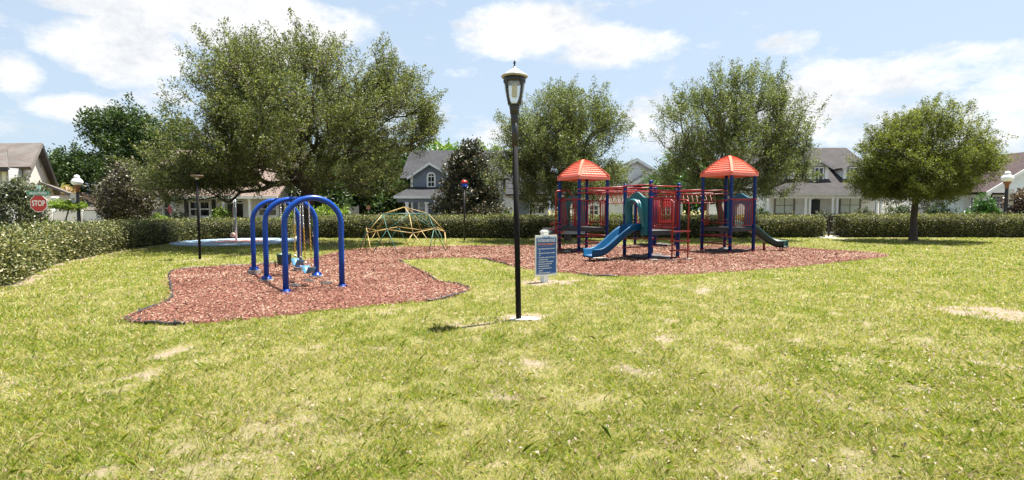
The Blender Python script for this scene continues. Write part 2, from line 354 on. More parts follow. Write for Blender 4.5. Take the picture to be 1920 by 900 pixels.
# hedge base lines (front faces), world
HB_LEFT = [(-60, 572), (0, 541), (60, 518), (115, 493), (170, 482), (240, 468), (300, 459), (350, 452.5), (410, 449), (480, 447.5), (541, 447)]
hl = px_poly(HB_LEFT); hl = [Vector((-9.0, 6.2, 0))] + hl[1:]
hl_s = smooth_open(hl, 5)
hlxy = np.array([(p.x, p.y) for p in hl_s])
def hedge_soil(x, y):                 # bare strip along the foot of the curved hedge
    d = np.full(np.shape(x), 9.0)
    for p in hlxy[::2]: d = np.minimum(d, np.hypot(x - p[0], y - p[1]))
    return np.clip(1.15 - d / .55, 0, 1)
def build_ground():
    xs = np.concatenate([[-1200, -500, -250, -120, -70], np.arange(-45, -16, .5), np.arange(-16, 17, .16), np.arange(17, 46, .5), [70, 120, 250, 500, 1200]])
    ys = np.concatenate([[-600, -200, -60, -20, -5], np.arange(-1, 14, .1), np.arange(14, 32, .2), np.arange(32, 70, 1.0), [90, 140, 250, 500, 1200]])
    X, Y = np.meshgrid(xs, ys); nx, ny = len(xs), len(ys)
    V = np.stack([X.ravel(), Y.ravel(), np.zeros(X.size)], 1)
    i = np.arange(nx * ny).reshape(ny, nx)
    Fc = np.stack([i[:-1, :-1].ravel(), i[:-1, 1:].ravel(), i[1:, 1:].ravel(), i[1:, :-1].ravel()], 1)
    me = np_mesh('ground', V, Fc)
    w = np.clip(wear(V[:, 0], V[:, 1]) + hedge_soil(V[:, 0], V[:, 1]), 0, 1)
    at = me.attributes.new('wear', 'FLOAT', 'POINT'); at.data.foreach_set('value', w.astype(np.float32))
    m, nt, N, L, b = newmat('lawn_ground')
    a = N.new('ShaderNodeAttribute'); a.attribute_name = 'wear'
    tc = N.new('ShaderNodeTexCoord')
    n1 = N.new('ShaderNodeTexNoise'); n1.inputs['Scale'].default_value = .5; n1.inputs['Detail'].default_value = 8; n1.inputs['Roughness'].default_value = .7; L.new(tc.outputs['Object'], n1.inputs[0])
    n2 = N.new('ShaderNodeTexNoise'); n2.inputs['Scale'].default_value = 14; n2.inputs['Detail'].default_value = 8; n2.inputs['Roughness'].default_value = .75; L.new(tc.outputs['Object'], n2.inputs[0])
    g = ramp_node(N, [(.25, (.085, .095, .018)), (.42, (.14, .135, .04)), (.58, (.19, .165, .07)), (.8, (.25, .205, .12))])
    ad = N.new('ShaderNodeMath'); ad.operation = 'MULTIPLY_ADD'; L.new(n2.outputs[0], ad.inputs[0]); ad.inputs[1].default_value = .6
    sb = N.new('ShaderNodeMath'); sb.operation = 'MULTIPLY_ADD'; L.new(n1.outputs[0], sb.inputs[0]); sb.inputs[1].default_value = .7; sb.inputs[2].default_value = -.15
    L.new(sb.outputs[0], ad.inputs[2]); L.new(ad.outputs[0], g.inputs[0])
    s = ramp_node(N, [(.25, (0.122, 0.0928, 0.0637)), (.5, (0.21, 0.166, 0.122)), (.75, (0.274, 0.23, 0.181))]); L.new(n2.outputs[0], s.inputs[0])
    f = N.new('ShaderNodeMath'); f.operation = 'MULTIPLY_ADD'; L.new(n2.outputs[0], f.inputs[0]); f.inputs[1].default_value = .9; L.new(a.outputs['Fac'], f.inputs[2])
    fr = ramp_node(N, [(.5, (0, 0, 0)), (.95, (1, 1, 1))]); L.new(f.outputs[0], fr.inputs[0])
    mx = N.new('ShaderNodeMix'); mx.data_type = 'RGBA'; L.new(fr.outputs[0], mx.inputs['Factor']); L.new(g.outputs[0], mx.inputs[6]); L.new(s.outputs[0], mx.inputs[7])
    L.new(mx.outputs[2], b.inputs['Base Color']); b.inputs['Roughness'].default_value = .95; b.inputs['Specular IOR Level'].default_value = .15
    bp = N.new('ShaderNodeBump'); bp.inputs['Strength'].default_value = .8; bp.inputs['Distance'].default_value = .04; L.new(n2.outputs[0], bp.inputs['Height']); L.new(bp.outputs[0], b.inputs['Normal'])
    tag(link_mesh('ground', me, m), kind='structure')
build_ground()
def sheet(name, pts, z, m):
    mb = MB(); mb.quad(*[(p[0], p[1], z) for p in pts]); o = mb.build(name, m); tag(o, kind='structure'); return o
PAVE = mat('pavement_concrete', (0.422, 0.394, 0.354), .9, .1, 5, bump=.2)
ASPH = mat('asphalt', (.06, .06, .062), .9, .25, 9, bump=.3)
sheet('sidewalk', [(-13, 29.5), (60, 29.5), (60, 31.0), (-13, 31.0)], .012, PAVE)
sheet('street', [(-60, 32.3), (80, 32.3), (80, 36.2), (-60, 36.2)], .008, ASPH)
mb = MB(); mb.box((-60, 32.12, 0), (80, 32.28, .12)); mb.box((-60, 36.22, 0), (80, 36.38, .12)); tag(mb.build('kerb', CONC), kind='structure')
gx = P(1567, 448, 28).x
sheet('path', [(gx - .55, 27.0), (gx + .5, 27.0), (gx + .5, 29.48), (gx - .55, 29.48)], .010, PAVE)
sheet('garden_path', [(gx - .6, 36.4), (gx + .8, 36.4), (gx - .8, 42), (gx - 2.2, 42)], .012, PAVE)
gx2 = P(556, 446, 28).x
sheet('path', [(gx2 - .6, 27.3), (gx2 + .6, 27.3), (gx2 + .6, 30.5), (gx2 - .6, 30.5)], .009, PAVE)
# mulch bed: base sheet + loose chips
def build_bed():
    m, nt, N, L, b = newmat('mulch_base'); tc = N.new('ShaderNodeTexCoord')
    n = N.new('ShaderNodeTexNoise'); n.inputs['Scale'].default_value = 22; n.inputs['Detail'].default_value = 7; n.inputs['Roughness'].default_value = .75; L.new(tc.outputs['Object'], n.inputs[0])
    r = ramp_node(N, [(.25, (0.0434, 0.0124, 0.00806)), (.5, (0.1488, 0.0465, 0.031)), (.7, (0.2356, 0.0992, 0.0682)), (.85, (0.31, 0.2046, 0.1426))]); L.new(n.outputs[0], r.inputs[0]); L.new(r.outputs[0], b.inputs['Base Color']); b.inputs['Roughness'].default_value = .95
    bp = N.new('ShaderNodeBump'); bp.inputs['Strength'].default_value = 1; bp.inputs['Distance'].default_value = .04; L.new(n.outputs[0], bp.inputs['Height']); L.new(bp.outputs[0], b.inputs['Normal'])
    sheet('mulch_bed', [(p.x, p.y) for p in bedpts], .006, m)
    mn, mx_ = bedxy.min(0), bedxy.max(0); n_ = 430000
    x = rng.uniform(mn[0], mx_[0], n_); y = mn[1] + (mx_[1] - mn[1]) * rng.random(n_) ** 1.35
    k = in_poly(x + rng.normal(0, .07, n_), y + rng.normal(0, .07, n_), bedxy); x, y = x[k], y[k]; n_ = len(x)
    sc = (.8 + .05 * np.clip(y - 8, 0, 16)); l = rng.uniform(.022, .068, n_) * sc; w = rng.uniform(.008, .02, n_) * sc
    a = rng.uniform(0, 2 * np.pi, n_); tl = rng.normal(0, .28, n_); rl = rng.normal(0, .35, n_)
    d = np.stack([np.cos(a) * np.cos(tl), np.sin(a) * np.cos(tl), np.sin(tl)], 1); sdir = np.stack([-np.sin(a) * np.cos(rl), np.cos(a) * np.cos(rl), np.sin(rl)], 1)
    c = np.stack([x, y, .016 + .03 * fbm(x * 1.1, y * 1.1, 3, 2) + rng.random(n_) * .022], 1)
    A = d * l[:, None] / 2; B = sdir * w[:, None] / 2
    V = np.stack([c - A - B * .8, c + A - B, c + A * .9 + B, c - A + B * .7], 1).reshape(-1, 3)
    me = np_mesh('wood_chips', V, np.arange(len(V)).reshape(-1, 4))
    m2, nt, N, L, b = newmat('mulch_chip'); g = N.new('ShaderNodeNewGeometry')
    r = ramp_node(N, [(0, (.06, .021, .013)), (.2, (.13, .045, .028)), (.5, (.19, .076, .049)), (.72, (.235, .118, .08)), (.88, (.285, .19, .135)), (1, (.37, .30, .22))])
    tc = N.new('ShaderNodeTexCoord'); n3 = N.new('ShaderNodeTexNoise'); n3.inputs['Scale'].default_value = .55; n3.inputs['Detail'].default_value = 4; L.new(tc.outputs['Object'], n3.inputs[0])
    ma = N.new('ShaderNodeMath'); ma.operation = 'MULTIPLY_ADD'; L.new(n3.outputs[0], ma.inputs[0]); ma.inputs[1].default_value = 1.0; ma.inputs[2].default_value = -.5
    mb_ = N.new('ShaderNodeMath'); L.new(ma.outputs[0], mb_.inputs[0]); L.new(g.outputs['Random Per Island'], mb_.inputs[1])
    L.new(mb_.outputs[0], r.inputs[0]); L.new(r.outputs[0], b.inputs['Base Color']); b.inputs['Roughness'].default_value = .85; b.inputs['Specular IOR Level'].default_value = .25
    tag(link_mesh('wood_chips', me, m2), 'loose red brown wood chips covering the play bed', 'wood chips', kind='stuff')
build_bed()
# lawn
padC = Vector((-13.35, 24.75, 0)); padR = 2.85
def blades(n, d0, d1, width_k, seed, lmul=1, seg=True):
    r = np.random.default_rng(seed)
    y = (d0 + 2.5) * ((d1 + 2.5) / (d0 + 2.5)) ** r.random(n) - 2.5; x = y * r.uniform(-1.06, 1.06, n); d = np.hypot(x, y)
    k = ~in_poly(x, y, bedxy) & (np.hypot(x - padC.x, y - padC.y) > padR + .05) & (y < 33)
    w = np.clip(wear(x, y) + hedge_soil(x, y), 0, 1); cl = fbm(x * 5, y * 5, 21, 2)
    cl2 = fbm(x * 1.4, y * 1.4, 33, 3); k &= r.random(n) > np.clip(w * 1.02 + np.clip((.54 - cl) * 2.0, 0, .55) + np.clip((.5 - cl2) * 1.6, 0, .22), 0, .985)
    x, y, d, cl = x[k], y[k], d[k], cl[k]; n = len(x)
    l = r.gamma(5, .0082, n) * lmul * (.6 + .9 * cl); wd = np.maximum(.0024, d * (.0006 + .0006 * np.clip(y / 24, 0, 1))) * r.uniform(.7, 1.3, n)
    a = r.uniform(0, 2 * np.pi, n); lean = r.uniform(.45, 1.5, n)
    hd = np.stack([np.cos(a), np.sin(a), np.zeros(n)], 1); up = np.array([0, 0, 1.0]); b2 = a + r.normal(0, .6, n) + np.pi / 2
    S = np.stack([np.cos(b2), np.sin(b2), np.zeros(n)], 1) * wd[:, None] / 2
    p = np.stack([x, y, np.full(n, -.004)], 1)
    m_ = p + (hd * np.sin(lean * .6)[:, None] + up * np.cos(lean * .6)[:, None]) * (l * .55)[:, None]
    t = m_ + (hd * np.sin(lean * 1.15)[:, None] + up * np.cos(lean * 1.15)[:, None]) * (l * .5)[:, None]
    t[:, 2] = np.maximum(t[:, 2], .006); m_[:, 2] = np.maximum(m_[:, 2], .006)
    V = np.stack([p - S * .7, p + S * .7, m_ + S, t, m_ - S], 1).reshape(-1, 3)
    return V
def build_lawn():
    V = blades(1250000, 2.2, 28.5, 0, 1)
    me = np_mesh('grass', V, np.arange(len(V)).reshape(-1, 5))
    m, nt, N, L, b = newmat('grass_blade'); g = N.new('ShaderNodeNewGeometry'); tc = N.new('ShaderNodeTexCoord')
    n3 = N.new('ShaderNodeTexNoise'); n3.inputs['Scale'].default_value = .7; n3.inputs['Detail'].default_value = 6; n3.inputs['Roughness'].default_value = .65; L.new(tc.outputs['Object'], n3.inputs[0])
    ma = N.new('ShaderNodeMath'); ma.operation = 'MULTIPLY_ADD'; L.new(n3.outputs[0], ma.inputs[0]); ma.inputs[1].default_value = 1.2; ma.inputs[2].default_value = -.6
    sb = N.new('ShaderNodeMath'); L.new(ma.outputs[0], sb.inputs[0]); L.new(g.outputs['Random Per Island'], sb.inputs[1])
    r = ramp_node(N, [(0, (.095, .16, .012)), (.22, (.16, .222, .016)), (.47, (.245, .28, .026)), (.66, (.32, .305, .052)), (.82, (.38, .33, .13)), (1, (.45, .39, .24))])
    L.new(sb.outputs[0], r.inputs[0]); L.new(r.outputs[0], b.inputs['Base Color']); b.inputs['Roughness'].default_value = .5; b.inputs['Specular IOR Level'].default_value = .35
    t = N.new('ShaderNodeBsdfTranslucent'); L.new(r.outputs[0], t.inputs[0]); mx = N.new('ShaderNodeMixShader'); mx.inputs[0].default_value = .42
    L.new(b.outputs[0], mx.inputs[1]); L.new(t.outputs[0], mx.inputs[2]); L.new(mx.outputs[0], N['Material Output'].inputs[0])
    tag(link_mesh('grass', me, m), 'thin sunlit yellow green lawn grass', 'grass', kind='stuff')
    # dry leaves lying in the lawn
    r_ = np.random.default_rng(8); n = 8000; d = np.sqrt(r_.uniform(2.3 ** 2, 11 ** 2, n)) ; d = 2.2 + (d - 2.2) * r_.random(n) ** .5; ang = r_.uniform(-R(46), R(46), n)
    x, y = d * np.sin(ang), d * np.cos(ang); k = (r_.random(n) < np.clip(.18 + .5 * (x + 1) / 4 * (y < 6) + .5 * wear(x, y), .06, .9)) & ~in_poly(x, y, bedxy); x, y = x[k], y[k]; n = len(x)
    a = r_.uniform(0, 6.28, n); l = r_.uniform(.018, .042, n); w = l * r_.uniform(.35, .6, n); tl = r_.normal(.1, .35, n)
    dd = np.stack([np.cos(a) * np.cos(tl), np.sin(a) * np.cos(tl), np.sin(tl)], 1); ss = np.stack([-np.sin(a), np.cos(a), r_.normal(0, .35, n)], 1)
    p = np.stack([x, y, r_.uniform(.012, .04, n)], 1); up = np.array([0, 0, 1.0])
    V = np.stack([p, p + dd * (l * .45)[:, None] + ss * (w / 2)[:, None] + up * .008, p + dd * l[:, None], p + dd * (l * .45)[:, None] - ss * (w / 2)[:, None] + up * .008], 1).reshape(-1, 3)
    me = np_mesh('fallen_leaves', V, np.arange(len(V)).reshape(-1, 4))
    tag(link_mesh('fallen_leaves', me, leafmat('dry_leaf', [(0, (0.0814, 0.0446, 0.0243)), (.3, (0.171, 0.118, 0.0734)), (.7, (0.243, 0.194, 0.138)), (1, (0.292, 0.252, 0.203))], .7, .15, (0.406, 0.406, 0.406))), 'pale dry fallen leaves scattered in the near lawn', 'fallen leaves', kind='stuff')
build_lawn()
# black plastic bed edging, in the pieces that show
EDGE = mat('black_plastic', (.02, .02, .022), .45, .3, 8)
def edging(pts, label):
    q = smooth_open(px_poly(pts), 6); c = q[0]
    t = thing('bed_edging', label, 'edging', (c.x, c.y, 0), 'plastic edging around the mulch bed')
    mb = MB(); mb.tube([(p.x, p.y, .03 + .012 * math.sin(i * .9)) for i, p in enumerate(q)], .021, 7); mb.build('rail', EDGE, t)
    for p in q[3::9]: mb = MB(); mb.tube([(p.x, p.y, -.02), (p.x, p.y, .085)], .012, 6); mb.build('stake', EDGE, t)
edging([(345, 611), (310, 609.5), (262, 607), (238, 598), (290, 577), (322, 560), (321, 540), (318, 514), (340, 506), (395, 502), (460, 498), (524, 494)], 'black plastic edging curving around the left end of the mulch bed')
edging([(748, 488), (765, 499), (798, 514), (820, 528), (862, 536), (878, 543), (852, 556), (800, 566)], 'black plastic edging around the pointed grass side of the swing bed')
edging([(905, 486), (935, 493), (965, 501)], 'short black edging piece left of the tall dark lamp post')
edging([(1085, 516), (1120, 518.5), (1160, 520)], 'short half buried edging piece in front of the blue slide')
# blue painted play pad
PADB = mat('pad_blue', (0.23, 0.319, 0.421), .7, .1, 2); PADR = mat('pad_red', (0.395, 0.191, 0.172), .7, .1, 3); PADW = mat('pad_white', (0.478, 0.478, 0.472), .7, .05, 3)
t = thing('game_pad', 'round pale blue painted concrete pad under the tetherball pole', 'game pad', padC)
mb = MB(); mb.lathe([(padR, -.02), (padR, .05), (padR - .03, .06)], padC, 64, False); mb.build('slab', PADB, t)
mb = MB(); pts = []
for k in range(20): a = k / 20 * 2 * math.pi; r_ = 1.5 if k % 2 == 0 else .95; pts.append((padC.x + r_ * math.cos(a), padC.y + r_ * math.sin(a), .064))
mb.quad(*pts); mb.build('painted_star', PADR, t)
mb = MB(); mb.box((padC.x - .04, padC.y - padR + .1, .066), (padC.x + .04, padC.y + padR - .1, .068), R(25), (padC.x, padC.y)); mb.build('painted_line', PADW, t)
# ------------------------------------------------------------------ trees, hedges, shrubs
def leaf_verts(Pt, D, l, w, r, upb=.5, fold=.0):
    n = len(Pt); Nn = r.normal(0, 1, (n, 3)); Nn[:, 2] += upb
    S = np.cross(D, Nn); S /= np.linalg.norm(S, axis=1, keepdims=True) + 1e-9
    m = Pt + D * (l * .45)[:, None]
    return np.stack([Pt, m + S * (w / 2)[:, None], Pt + D * l[:, None], m - S * (w / 2)[:, None]], 1).reshape(-1, 3)
def unit(v): return v / (np.linalg.norm(v, axis=1, keepdims=True) + 1e-9)
def crown_points(lobes, n, r, gap=.42, shell=.45, seed=0, nscale=.55):
    vol = np.array([a[3] * a[4] * a[5] for a in lobes]); pr = vol ** .8 / (vol ** .8).sum(); out = []; dirs = []
    while len(out) < n:
        i = r.choice(len(lobes), p=pr); cx, cy, cz, rx, ry, rz = lobes[i]
        d = r.normal(0, 1, 3); d /= np.linalg.norm(d); rad = r.random() ** shell
        bump = 1 + .34 * mnoise.noise(Vector(d * 2.1) + Vector((seed, i, 0))) + .2 * mnoise.noise(Vector(d * 5.0) + Vector((seed, i, 9)))
        p = np.array([cx + d[0] * rx * rad * bump, cy + d[1] * ry * rad * bump, cz + d[2] * rz * rad * bump])
        g = mnoise.noise(Vector(p) * nscale + Vector((seed * 3.1, 0, 0))) + .5 * mnoise.noise(Vector(p) * nscale * 2.3 + Vector((0, seed, 0)))
        if g < (gap - .5) and r.random() < .85: continue
        out.append(p); dirs.append(d)
    return np.array(out), np.array(dirs)
def skeleton(trunk, att, r, bf=.32):
    nodes = [np.array(t[:3]) for t in trunk]; par = [-1] + list(range(len(trunk) - 1)); plen = [0.0]
    for i in range(1, len(nodes)): plen.append(plen[-1] + np.linalg.norm(nodes[i] - nodes[i - 1]) * .3)
    fork = nodes[-1]; order = np.argsort(np.linalg.norm(att - fork, axis=1)); ok0 = max(0, len(trunk) - 3)
    tips = {}
    A = np.zeros((len(trunk) + 3 * len(att) + 5, 3)); A[:len(nodes)] = nodes; PL = np.zeros(len(A)); PL[:len(nodes)] = plen
    n = len(nodes)
    for ai in order:
        p = att[ai]; dd = np.linalg.norm(A[ok0:n] - p, axis=1)
        # prefer parents lower / nearer the fork so limbs run outward and upward
        cost = dd + bf * PL[ok0:n] + .25 * np.maximum(0, A[ok0:n, 2] - p[2])
        j = ok0 + int(np.argmin(cost)); q = A[j]; d = p - q; L_ = np.linalg.norm(d)
        k = 2 if L_ > .9 else 1
        prev = j
        for s in range(1, k + 1):
            t = s / k; pt = q + d * t
            if s < k: pt = pt + r.normal(0, .07 * L_, 3) + np.array([0, 0, -.05 * L_])
            A[n] = pt; PL[n] = PL[prev] + np.linalg.norm(pt - A[prev]); par.append(prev); prev = n; n += 1
        tips[ai] = prev
    rad = np.zeros(n); ch = [[] for _ in range(n)]
    for i in range(n):
        if par[i] >= 0: ch[par[i]].append(i)
    for i in range(n - 1, -1, -1):
        rad[i] = (sum(rad[c] ** 2.25 for c in ch[i]) + .0085 ** 2.25 * (1.0 if not ch[i] else .1)) ** (1 / 2.25)
    return A[:n], par, rad
def make_tree(name, label, cat, base, trunk, lobes, n_att, per, leaf, lm, seed, sprig=.7, spread=.16, up=.5, gap=.42, shell=.45, bark=None, group=None, branches=True, drange=(0, 1), kscale=1.0, upb=.6, nscale=.55, crownname='crown'):
    r = np.random.default_rng(seed)
    t = thing(name, label, cat, base, group)
    att, dirs = crown_points(lobes, n_att, r, gap, shell, seed, nscale)
    mb = MB()
    A, par, rad = skeleton(trunk, att, r)
    tr0 = trunk[0][3]; s = min(1.3, trunk[-1][3] / max(rad[len(trunk) - 1], 1e-3)) * kscale
    # trunk polyline with flare
    tp = [Vector(x[:3]) + Vector(base) for x in trunk]; mb.tube([tp[0] - Vector((0, 0, .05))] + tp, [tr0 * 1.25] + [x[3] for x in trunk], 12)
    if branches:
        for i in range(len(trunk), len(A)):
            p = par[i]; r1 = min(rad[i] * s, trunk[-1][3] * .7); r0 = min(rad[p] * s if p >= len(trunk) else r1 * 1.15, r1 * 1.6)
            if r1 < .0045: continue
            mb.tube([A[p] + np.array(base), A[i] + np.array(base)], [max(r0, r1), r1], 5 if r1 < .05 else 8, cap=False)
    mb.build('trunk', bark or BARK, t)
    cc = np.average([[a[0], a[1], a[2]] for a in lobes], axis=0, weights=[a[3] * a[4] * a[5] for a in lobes])
    out = unit(att - cc * np.array([1, 1, .75])); dirn = unit(out * .8 + r.normal(0, .38, out.shape) + np.array([0, 0, up]))
    idx = np.repeat(np.arange(len(att)), (per * r.uniform(.55, 1.5, len(att))).astype(int)); n = len(idx)
    tpar = r.random(n) * 1.25 - .25; sl = sprig * r.uniform(.6, 1.5, len(att))[idx]
    pos = att[idx] + dirn[idx] * (tpar * sl)[:, None] + r.normal(0, 1, (n, 3)) * (spread * (1.15 - .75 * np.clip(tpar, 0, 1)))[:, None]
    D = unit(dirn[idx] * .5 + r.normal(0, .75, (n, 3)) + np.array([0, 0, .1]))
    l = leaf[0] * r.uniform(.6, 1.35, n); w = leaf[1] * r.uniform(.7, 1.25, n)
    V = leaf_verts(pos, D, l, w, r, upb)
    me = np_mesh(crownname, V, np.arange(len(V)).reshape(-1, 4))
    link_mesh(crownname, me, lm, t)
    return t
OAKLEAF = leafmat('oak_leaf', [(0, (.036, .050, .017)), (.35, (.074, .092, .031)), (.7, (.122, .138, .049)), (.92, (.185, .19, .078)), (1, (.235, .225, .105))], .55, .36, (1.4, 1.5, .7), spec=.35)
OAKLEAF2 = leafmat('oak_leaf_pale', [(0, (.042, .060, .022)), (.4, (.085, .108, .039)), (.75, (.138, .16, .060)), (1, (.22, .23, .10))], .55, .36, (1.4, 1.5, .7), spec=.35)
ELMLEAF = leafmat('elm_leaf', [(0, (.044, .060, .012)), (.4, (.084, .102, .021)), (.75, (.135, .15, .033)), (1, (.21, .215, .068))], .55, .4, (1.45, 1.55, .65), spec=.3)
DARKLEAF = leafmat('dark_leaf', [(0, (.012, .03, .009)), (.5, (.03, .056, .016)), (.85, (.056, .09, .024)), (1, (.1, .14, .04))], .5, .25, spec=.3)
MAGLEAF = leafmat('magnolia_leaf', [(0, (.012, .020, .010)), (.4, (.026, .038, .017)), (.66, (.045, .055, .024)), (.78, (.085, .05, .024)), (.93, (.13, .09, .045)), (1, (.18, .15, .10))], .5, .1, spec=.45)  # dark green and bronze leaves; the palest stop paints glints into the colour
HEDGELEAF = leafmat('hedge_leaf', [(0, (0.0278, 0.0405, 0.0127)), (.35, (0.0734, 0.0886, 0.0278)), (.65, (0.14, 0.15, 0.0531)), (.86, (0.253, 0.24, 0.108)), (1, (0.418, 0.366, 0.228))], .55, .2, spec=.3)  # pale stops put the shine of glossy leaves into the colour, with new growth
LIMELEAF = leafmat('bright_leaf', [(0, (.06, .11, .012)), (.5, (.12, .19, .02)), (1, (.24, .3, .04))], .45, .35)
GREENLEAF = leafmat('green_leaf', [(0, (.015, .05, .008)), (.5, (.035, .10, .014)), (1, (.08, .17, .03))], .42, .3)
GREYLEAF = leafmat('grey_green_leaf', [(0, (.035, .045, .028)), (.5, (.075, .088, .05)), (1, (.17, .18, .12))], .45, .2)
MAROON = leafmat('maroon_leaf', [(0, (.025, .012, .012)), (.5, (.07, .04, .03)), (.85, (.16, .10, .07)), (1, (.3, .24, .18))], .3, .15)
DUSTY = leafmat('dusty_leaf', [(0, (.025, .022, .016)), (.45, (.07, .062, .04)), (.8, (.11, .095, .062)), (1, (.2, .18, .13))], .5, .12, spec=.4)
# large live oak
tb = G(577, 456)
make_tree('oak_tree', 'largest spreading oak, with dark limbs forking low behind the blue swings', 'tree', tb,
    [(0, 0, 0, .36), (-.04, 0, .35, .27), (-.1, .05, .9, .25), (-.05, .05, 1.5, .26), (.02, .08, 2.0, .27), (.1, 0, 2.5, .25)],
    [(.1, -.8, 5.8, 4.5, 5.2, 3.2), (-2.3, -.6, 6.1, 2.2, 3.2, 2.2), (3.9, -.5, 5.9, 2.1, 3.4, 2.4), (3.6, .2, 8.1, .8, .9, 1.4), (-.7, -.3, 8.1, 2.7, 2.5, 1.25), (-4.3, -.6, 3.6, 2.3, 3.0, 1.15), (2.7, -.8, 3.1, 2.0, 2.8, .9), (5.4, 0, 5.4, 1.0, 1.5, 1.2), (-.4, -3.4, 4.6, 4.0, 2.6, 1.5), (-1.5, -1.5, 3.2, 3.0, 2.6, .8), (-3.4, -1.2, 3.0, 2.5, 2.4, .95), (-5.2, -.6, 2.9, 1.6, 2.0, .8), (-4.2, -1.8, 2.6, 1.9, 1.3, .7)],
    3500, 80, (.098, .042), OAKLEAF, 5, sprig=.62, spread=.12, up=.7, gap=.56, shell=.38, nscale=.5, bark=BARKDK, kscale=1.25)
# oak behind the left tower
make_tree('oak_tree', 'round crowned oak behind the orange canopy tower next to the tall lamp post', 'tree', G(1064, 451),
    [(0, 0, 0, .2), (.02, 0, .8, .15), (-.02, .05, 1.6, .15), (.05, 0, 2.3, .14)],
    [(-.5, 0, 4.5, 3.2, 3.2, 2.9), (-.7, 0, 3.2, 3.3, 3.0, 1.6), (1.4, 0, 4.5, 1.8, 2.0, 2.1), (-2.3, 0, 5.0, 1.5, 1.9, 1.8), (-.2, 0, 6.3, 2.4, 2.0, 1.3)],
    1550, 88, (.095, .042), OAKLEAF2, 17, kscale=1.25, sprig=.55, spread=.12, up=.6, gap=.53, shell=.38, group=None)
# oak behind the right tower
make_tree('oak_tree', 'oak with a leaning trunk and airy upswept crown behind the right hand canopy tower', 'tree', G(1357, 449),
    [(0, 0, 0, .22), (-.05, 0, .5, .17), (-.16, .0, 1.2, .16), (-.3, .05, 1.9, .16), (-.3, 0, 2.4, .15)],
    [(.5, 0, 5.2, 3.7, 3.3, 3.2), (-.9, 0, 5.6, 2.7, 2.6, 2.8), (2.4, 0, 4.5, 2.1, 2.3, 2.0), (-1.7, 0, 3.2, 2.2, 2.2, 1.3), (1.6, 0, 3.2, 2.6, 2.3, 1.2), (.6, 0, 7.4, 2.6, 2.2, 1.7), (3.4, 0, 4.7, 1.2, 1.4, 1.2)],
    1700, 80, (.095, .041), OAKLEAF2, 29, kscale=1.3, sprig=.62, spread=.115, up=.9, gap=.56, shell=.38)
# small tree in front of the right hedge
make_tree('shade_tree', 'small umbrella shaped tree on a straight trunk in front of the right hedge', 'tree', G(1712, 452),
    [(0, 0, 0, .23), (.0, 0, .3, .17), (-.02, 0, 1.0, .15), (.0, 0, 1.7, .14), (.08, 0, 2.3, .12)],
    [(.4, 0, 4.2, 2.65, 2.6, 2.2), (-1.4, 0, 3.9, 1.5, 1.8, 1.5), (2.1, 0, 3.7, 1.4, 1.6, 1.05), (.1, 0, 2.9, 2.65, 2.5, .9), (-.3, -.3, 2.6, 2.3, 2.0, .6), (.4, 0, 5.9, 1.6, 1.6, 1.0), (-1.9, 0, 3.3, 1.3, 1.5, .9), (3.1, 0, 3.9, .9, 1.2, .6)],
    1900, 84, (.088, .038), ELMLEAF, 41, sprig=.45, spread=.11, up=.35, gap=.40, shell=.38, bark=BARKDK)
# cone magnolia between the blue grey house and the hedge
mgl = [(0, 0, 2.0, 2.0, 2.0, 1.7), (0, 0, 3.5, 1.75, 1.7, 1.5), (-.05, 0, 4.7, 1.25, 1.2, 1.1), (-.05, 0, 5.3, .75, .7, .6), (.1, -.3, 1.3, 1.9, 1.8, .9)]
make_tree('magnolia_tree', 'cone shaped dark magnolia with bronze leaf undersides in front of the blue grey house', 'tree', P(882, 410, 33.5).xy.to_3d(),
    [(0, 0, 0, .14), (0, 0, 1.5, .11), (0, 0, 3.2, .07), (0, 0, 4.8, .04)], mgl, 900, 34, (.20, .085), MAGLEAF, 53, sprig=.3, spread=.17, up=.4, gap=.25, shell=.28, nscale=1.2, bark=BARKDK)
make_tree('magnolia_tree', 'broad dusty brown magnolia standing right of the round lamp and white fence', 'tree', P(238, 410, 31).xy.to_3d(),
    [(0, 0, 0, .12), (0, 0, 1.2, .1), (0, 0, 2.6, .06)], [(-.1, 0, 2.3, 1.25, 1.2, 1.4), (0, 0, 3.6, .75, .8, .9), (.75, 0, 1.9, .9, 1.0, .8), (-.6, 0, 1.5, .8, .9, .6)], 420, 30, (.18, .08), DUSTY, 61, sprig=.3, spread=.18, up=.4, gap=.3, shell=.32, nscale=1.2, bark=BARKDK)
make_tree('magnolia_tree', 'loose grey green young magnolia behind the stop sign', 'tree', P(36, 415, 25.5).xy.to_3d(),
    [(0, 0, 0, .07), (0, 0, .9, .06), (.05, 0, 2.0, .04)], [(-.2, 0, 1.7, 1.05, 1.0, 1.1), (.3, 0, 2.5, .8, .7, .7), (-.7, 0, 2.2, .7, .7, .7), (.5, 0, 1.2, .7, .7, .6)], 260, 24, (.16, .075), GREYLEAF, 67, sprig=.3, spread=.15, up=.4, gap=.4, shell=.4, nscale=1.3)
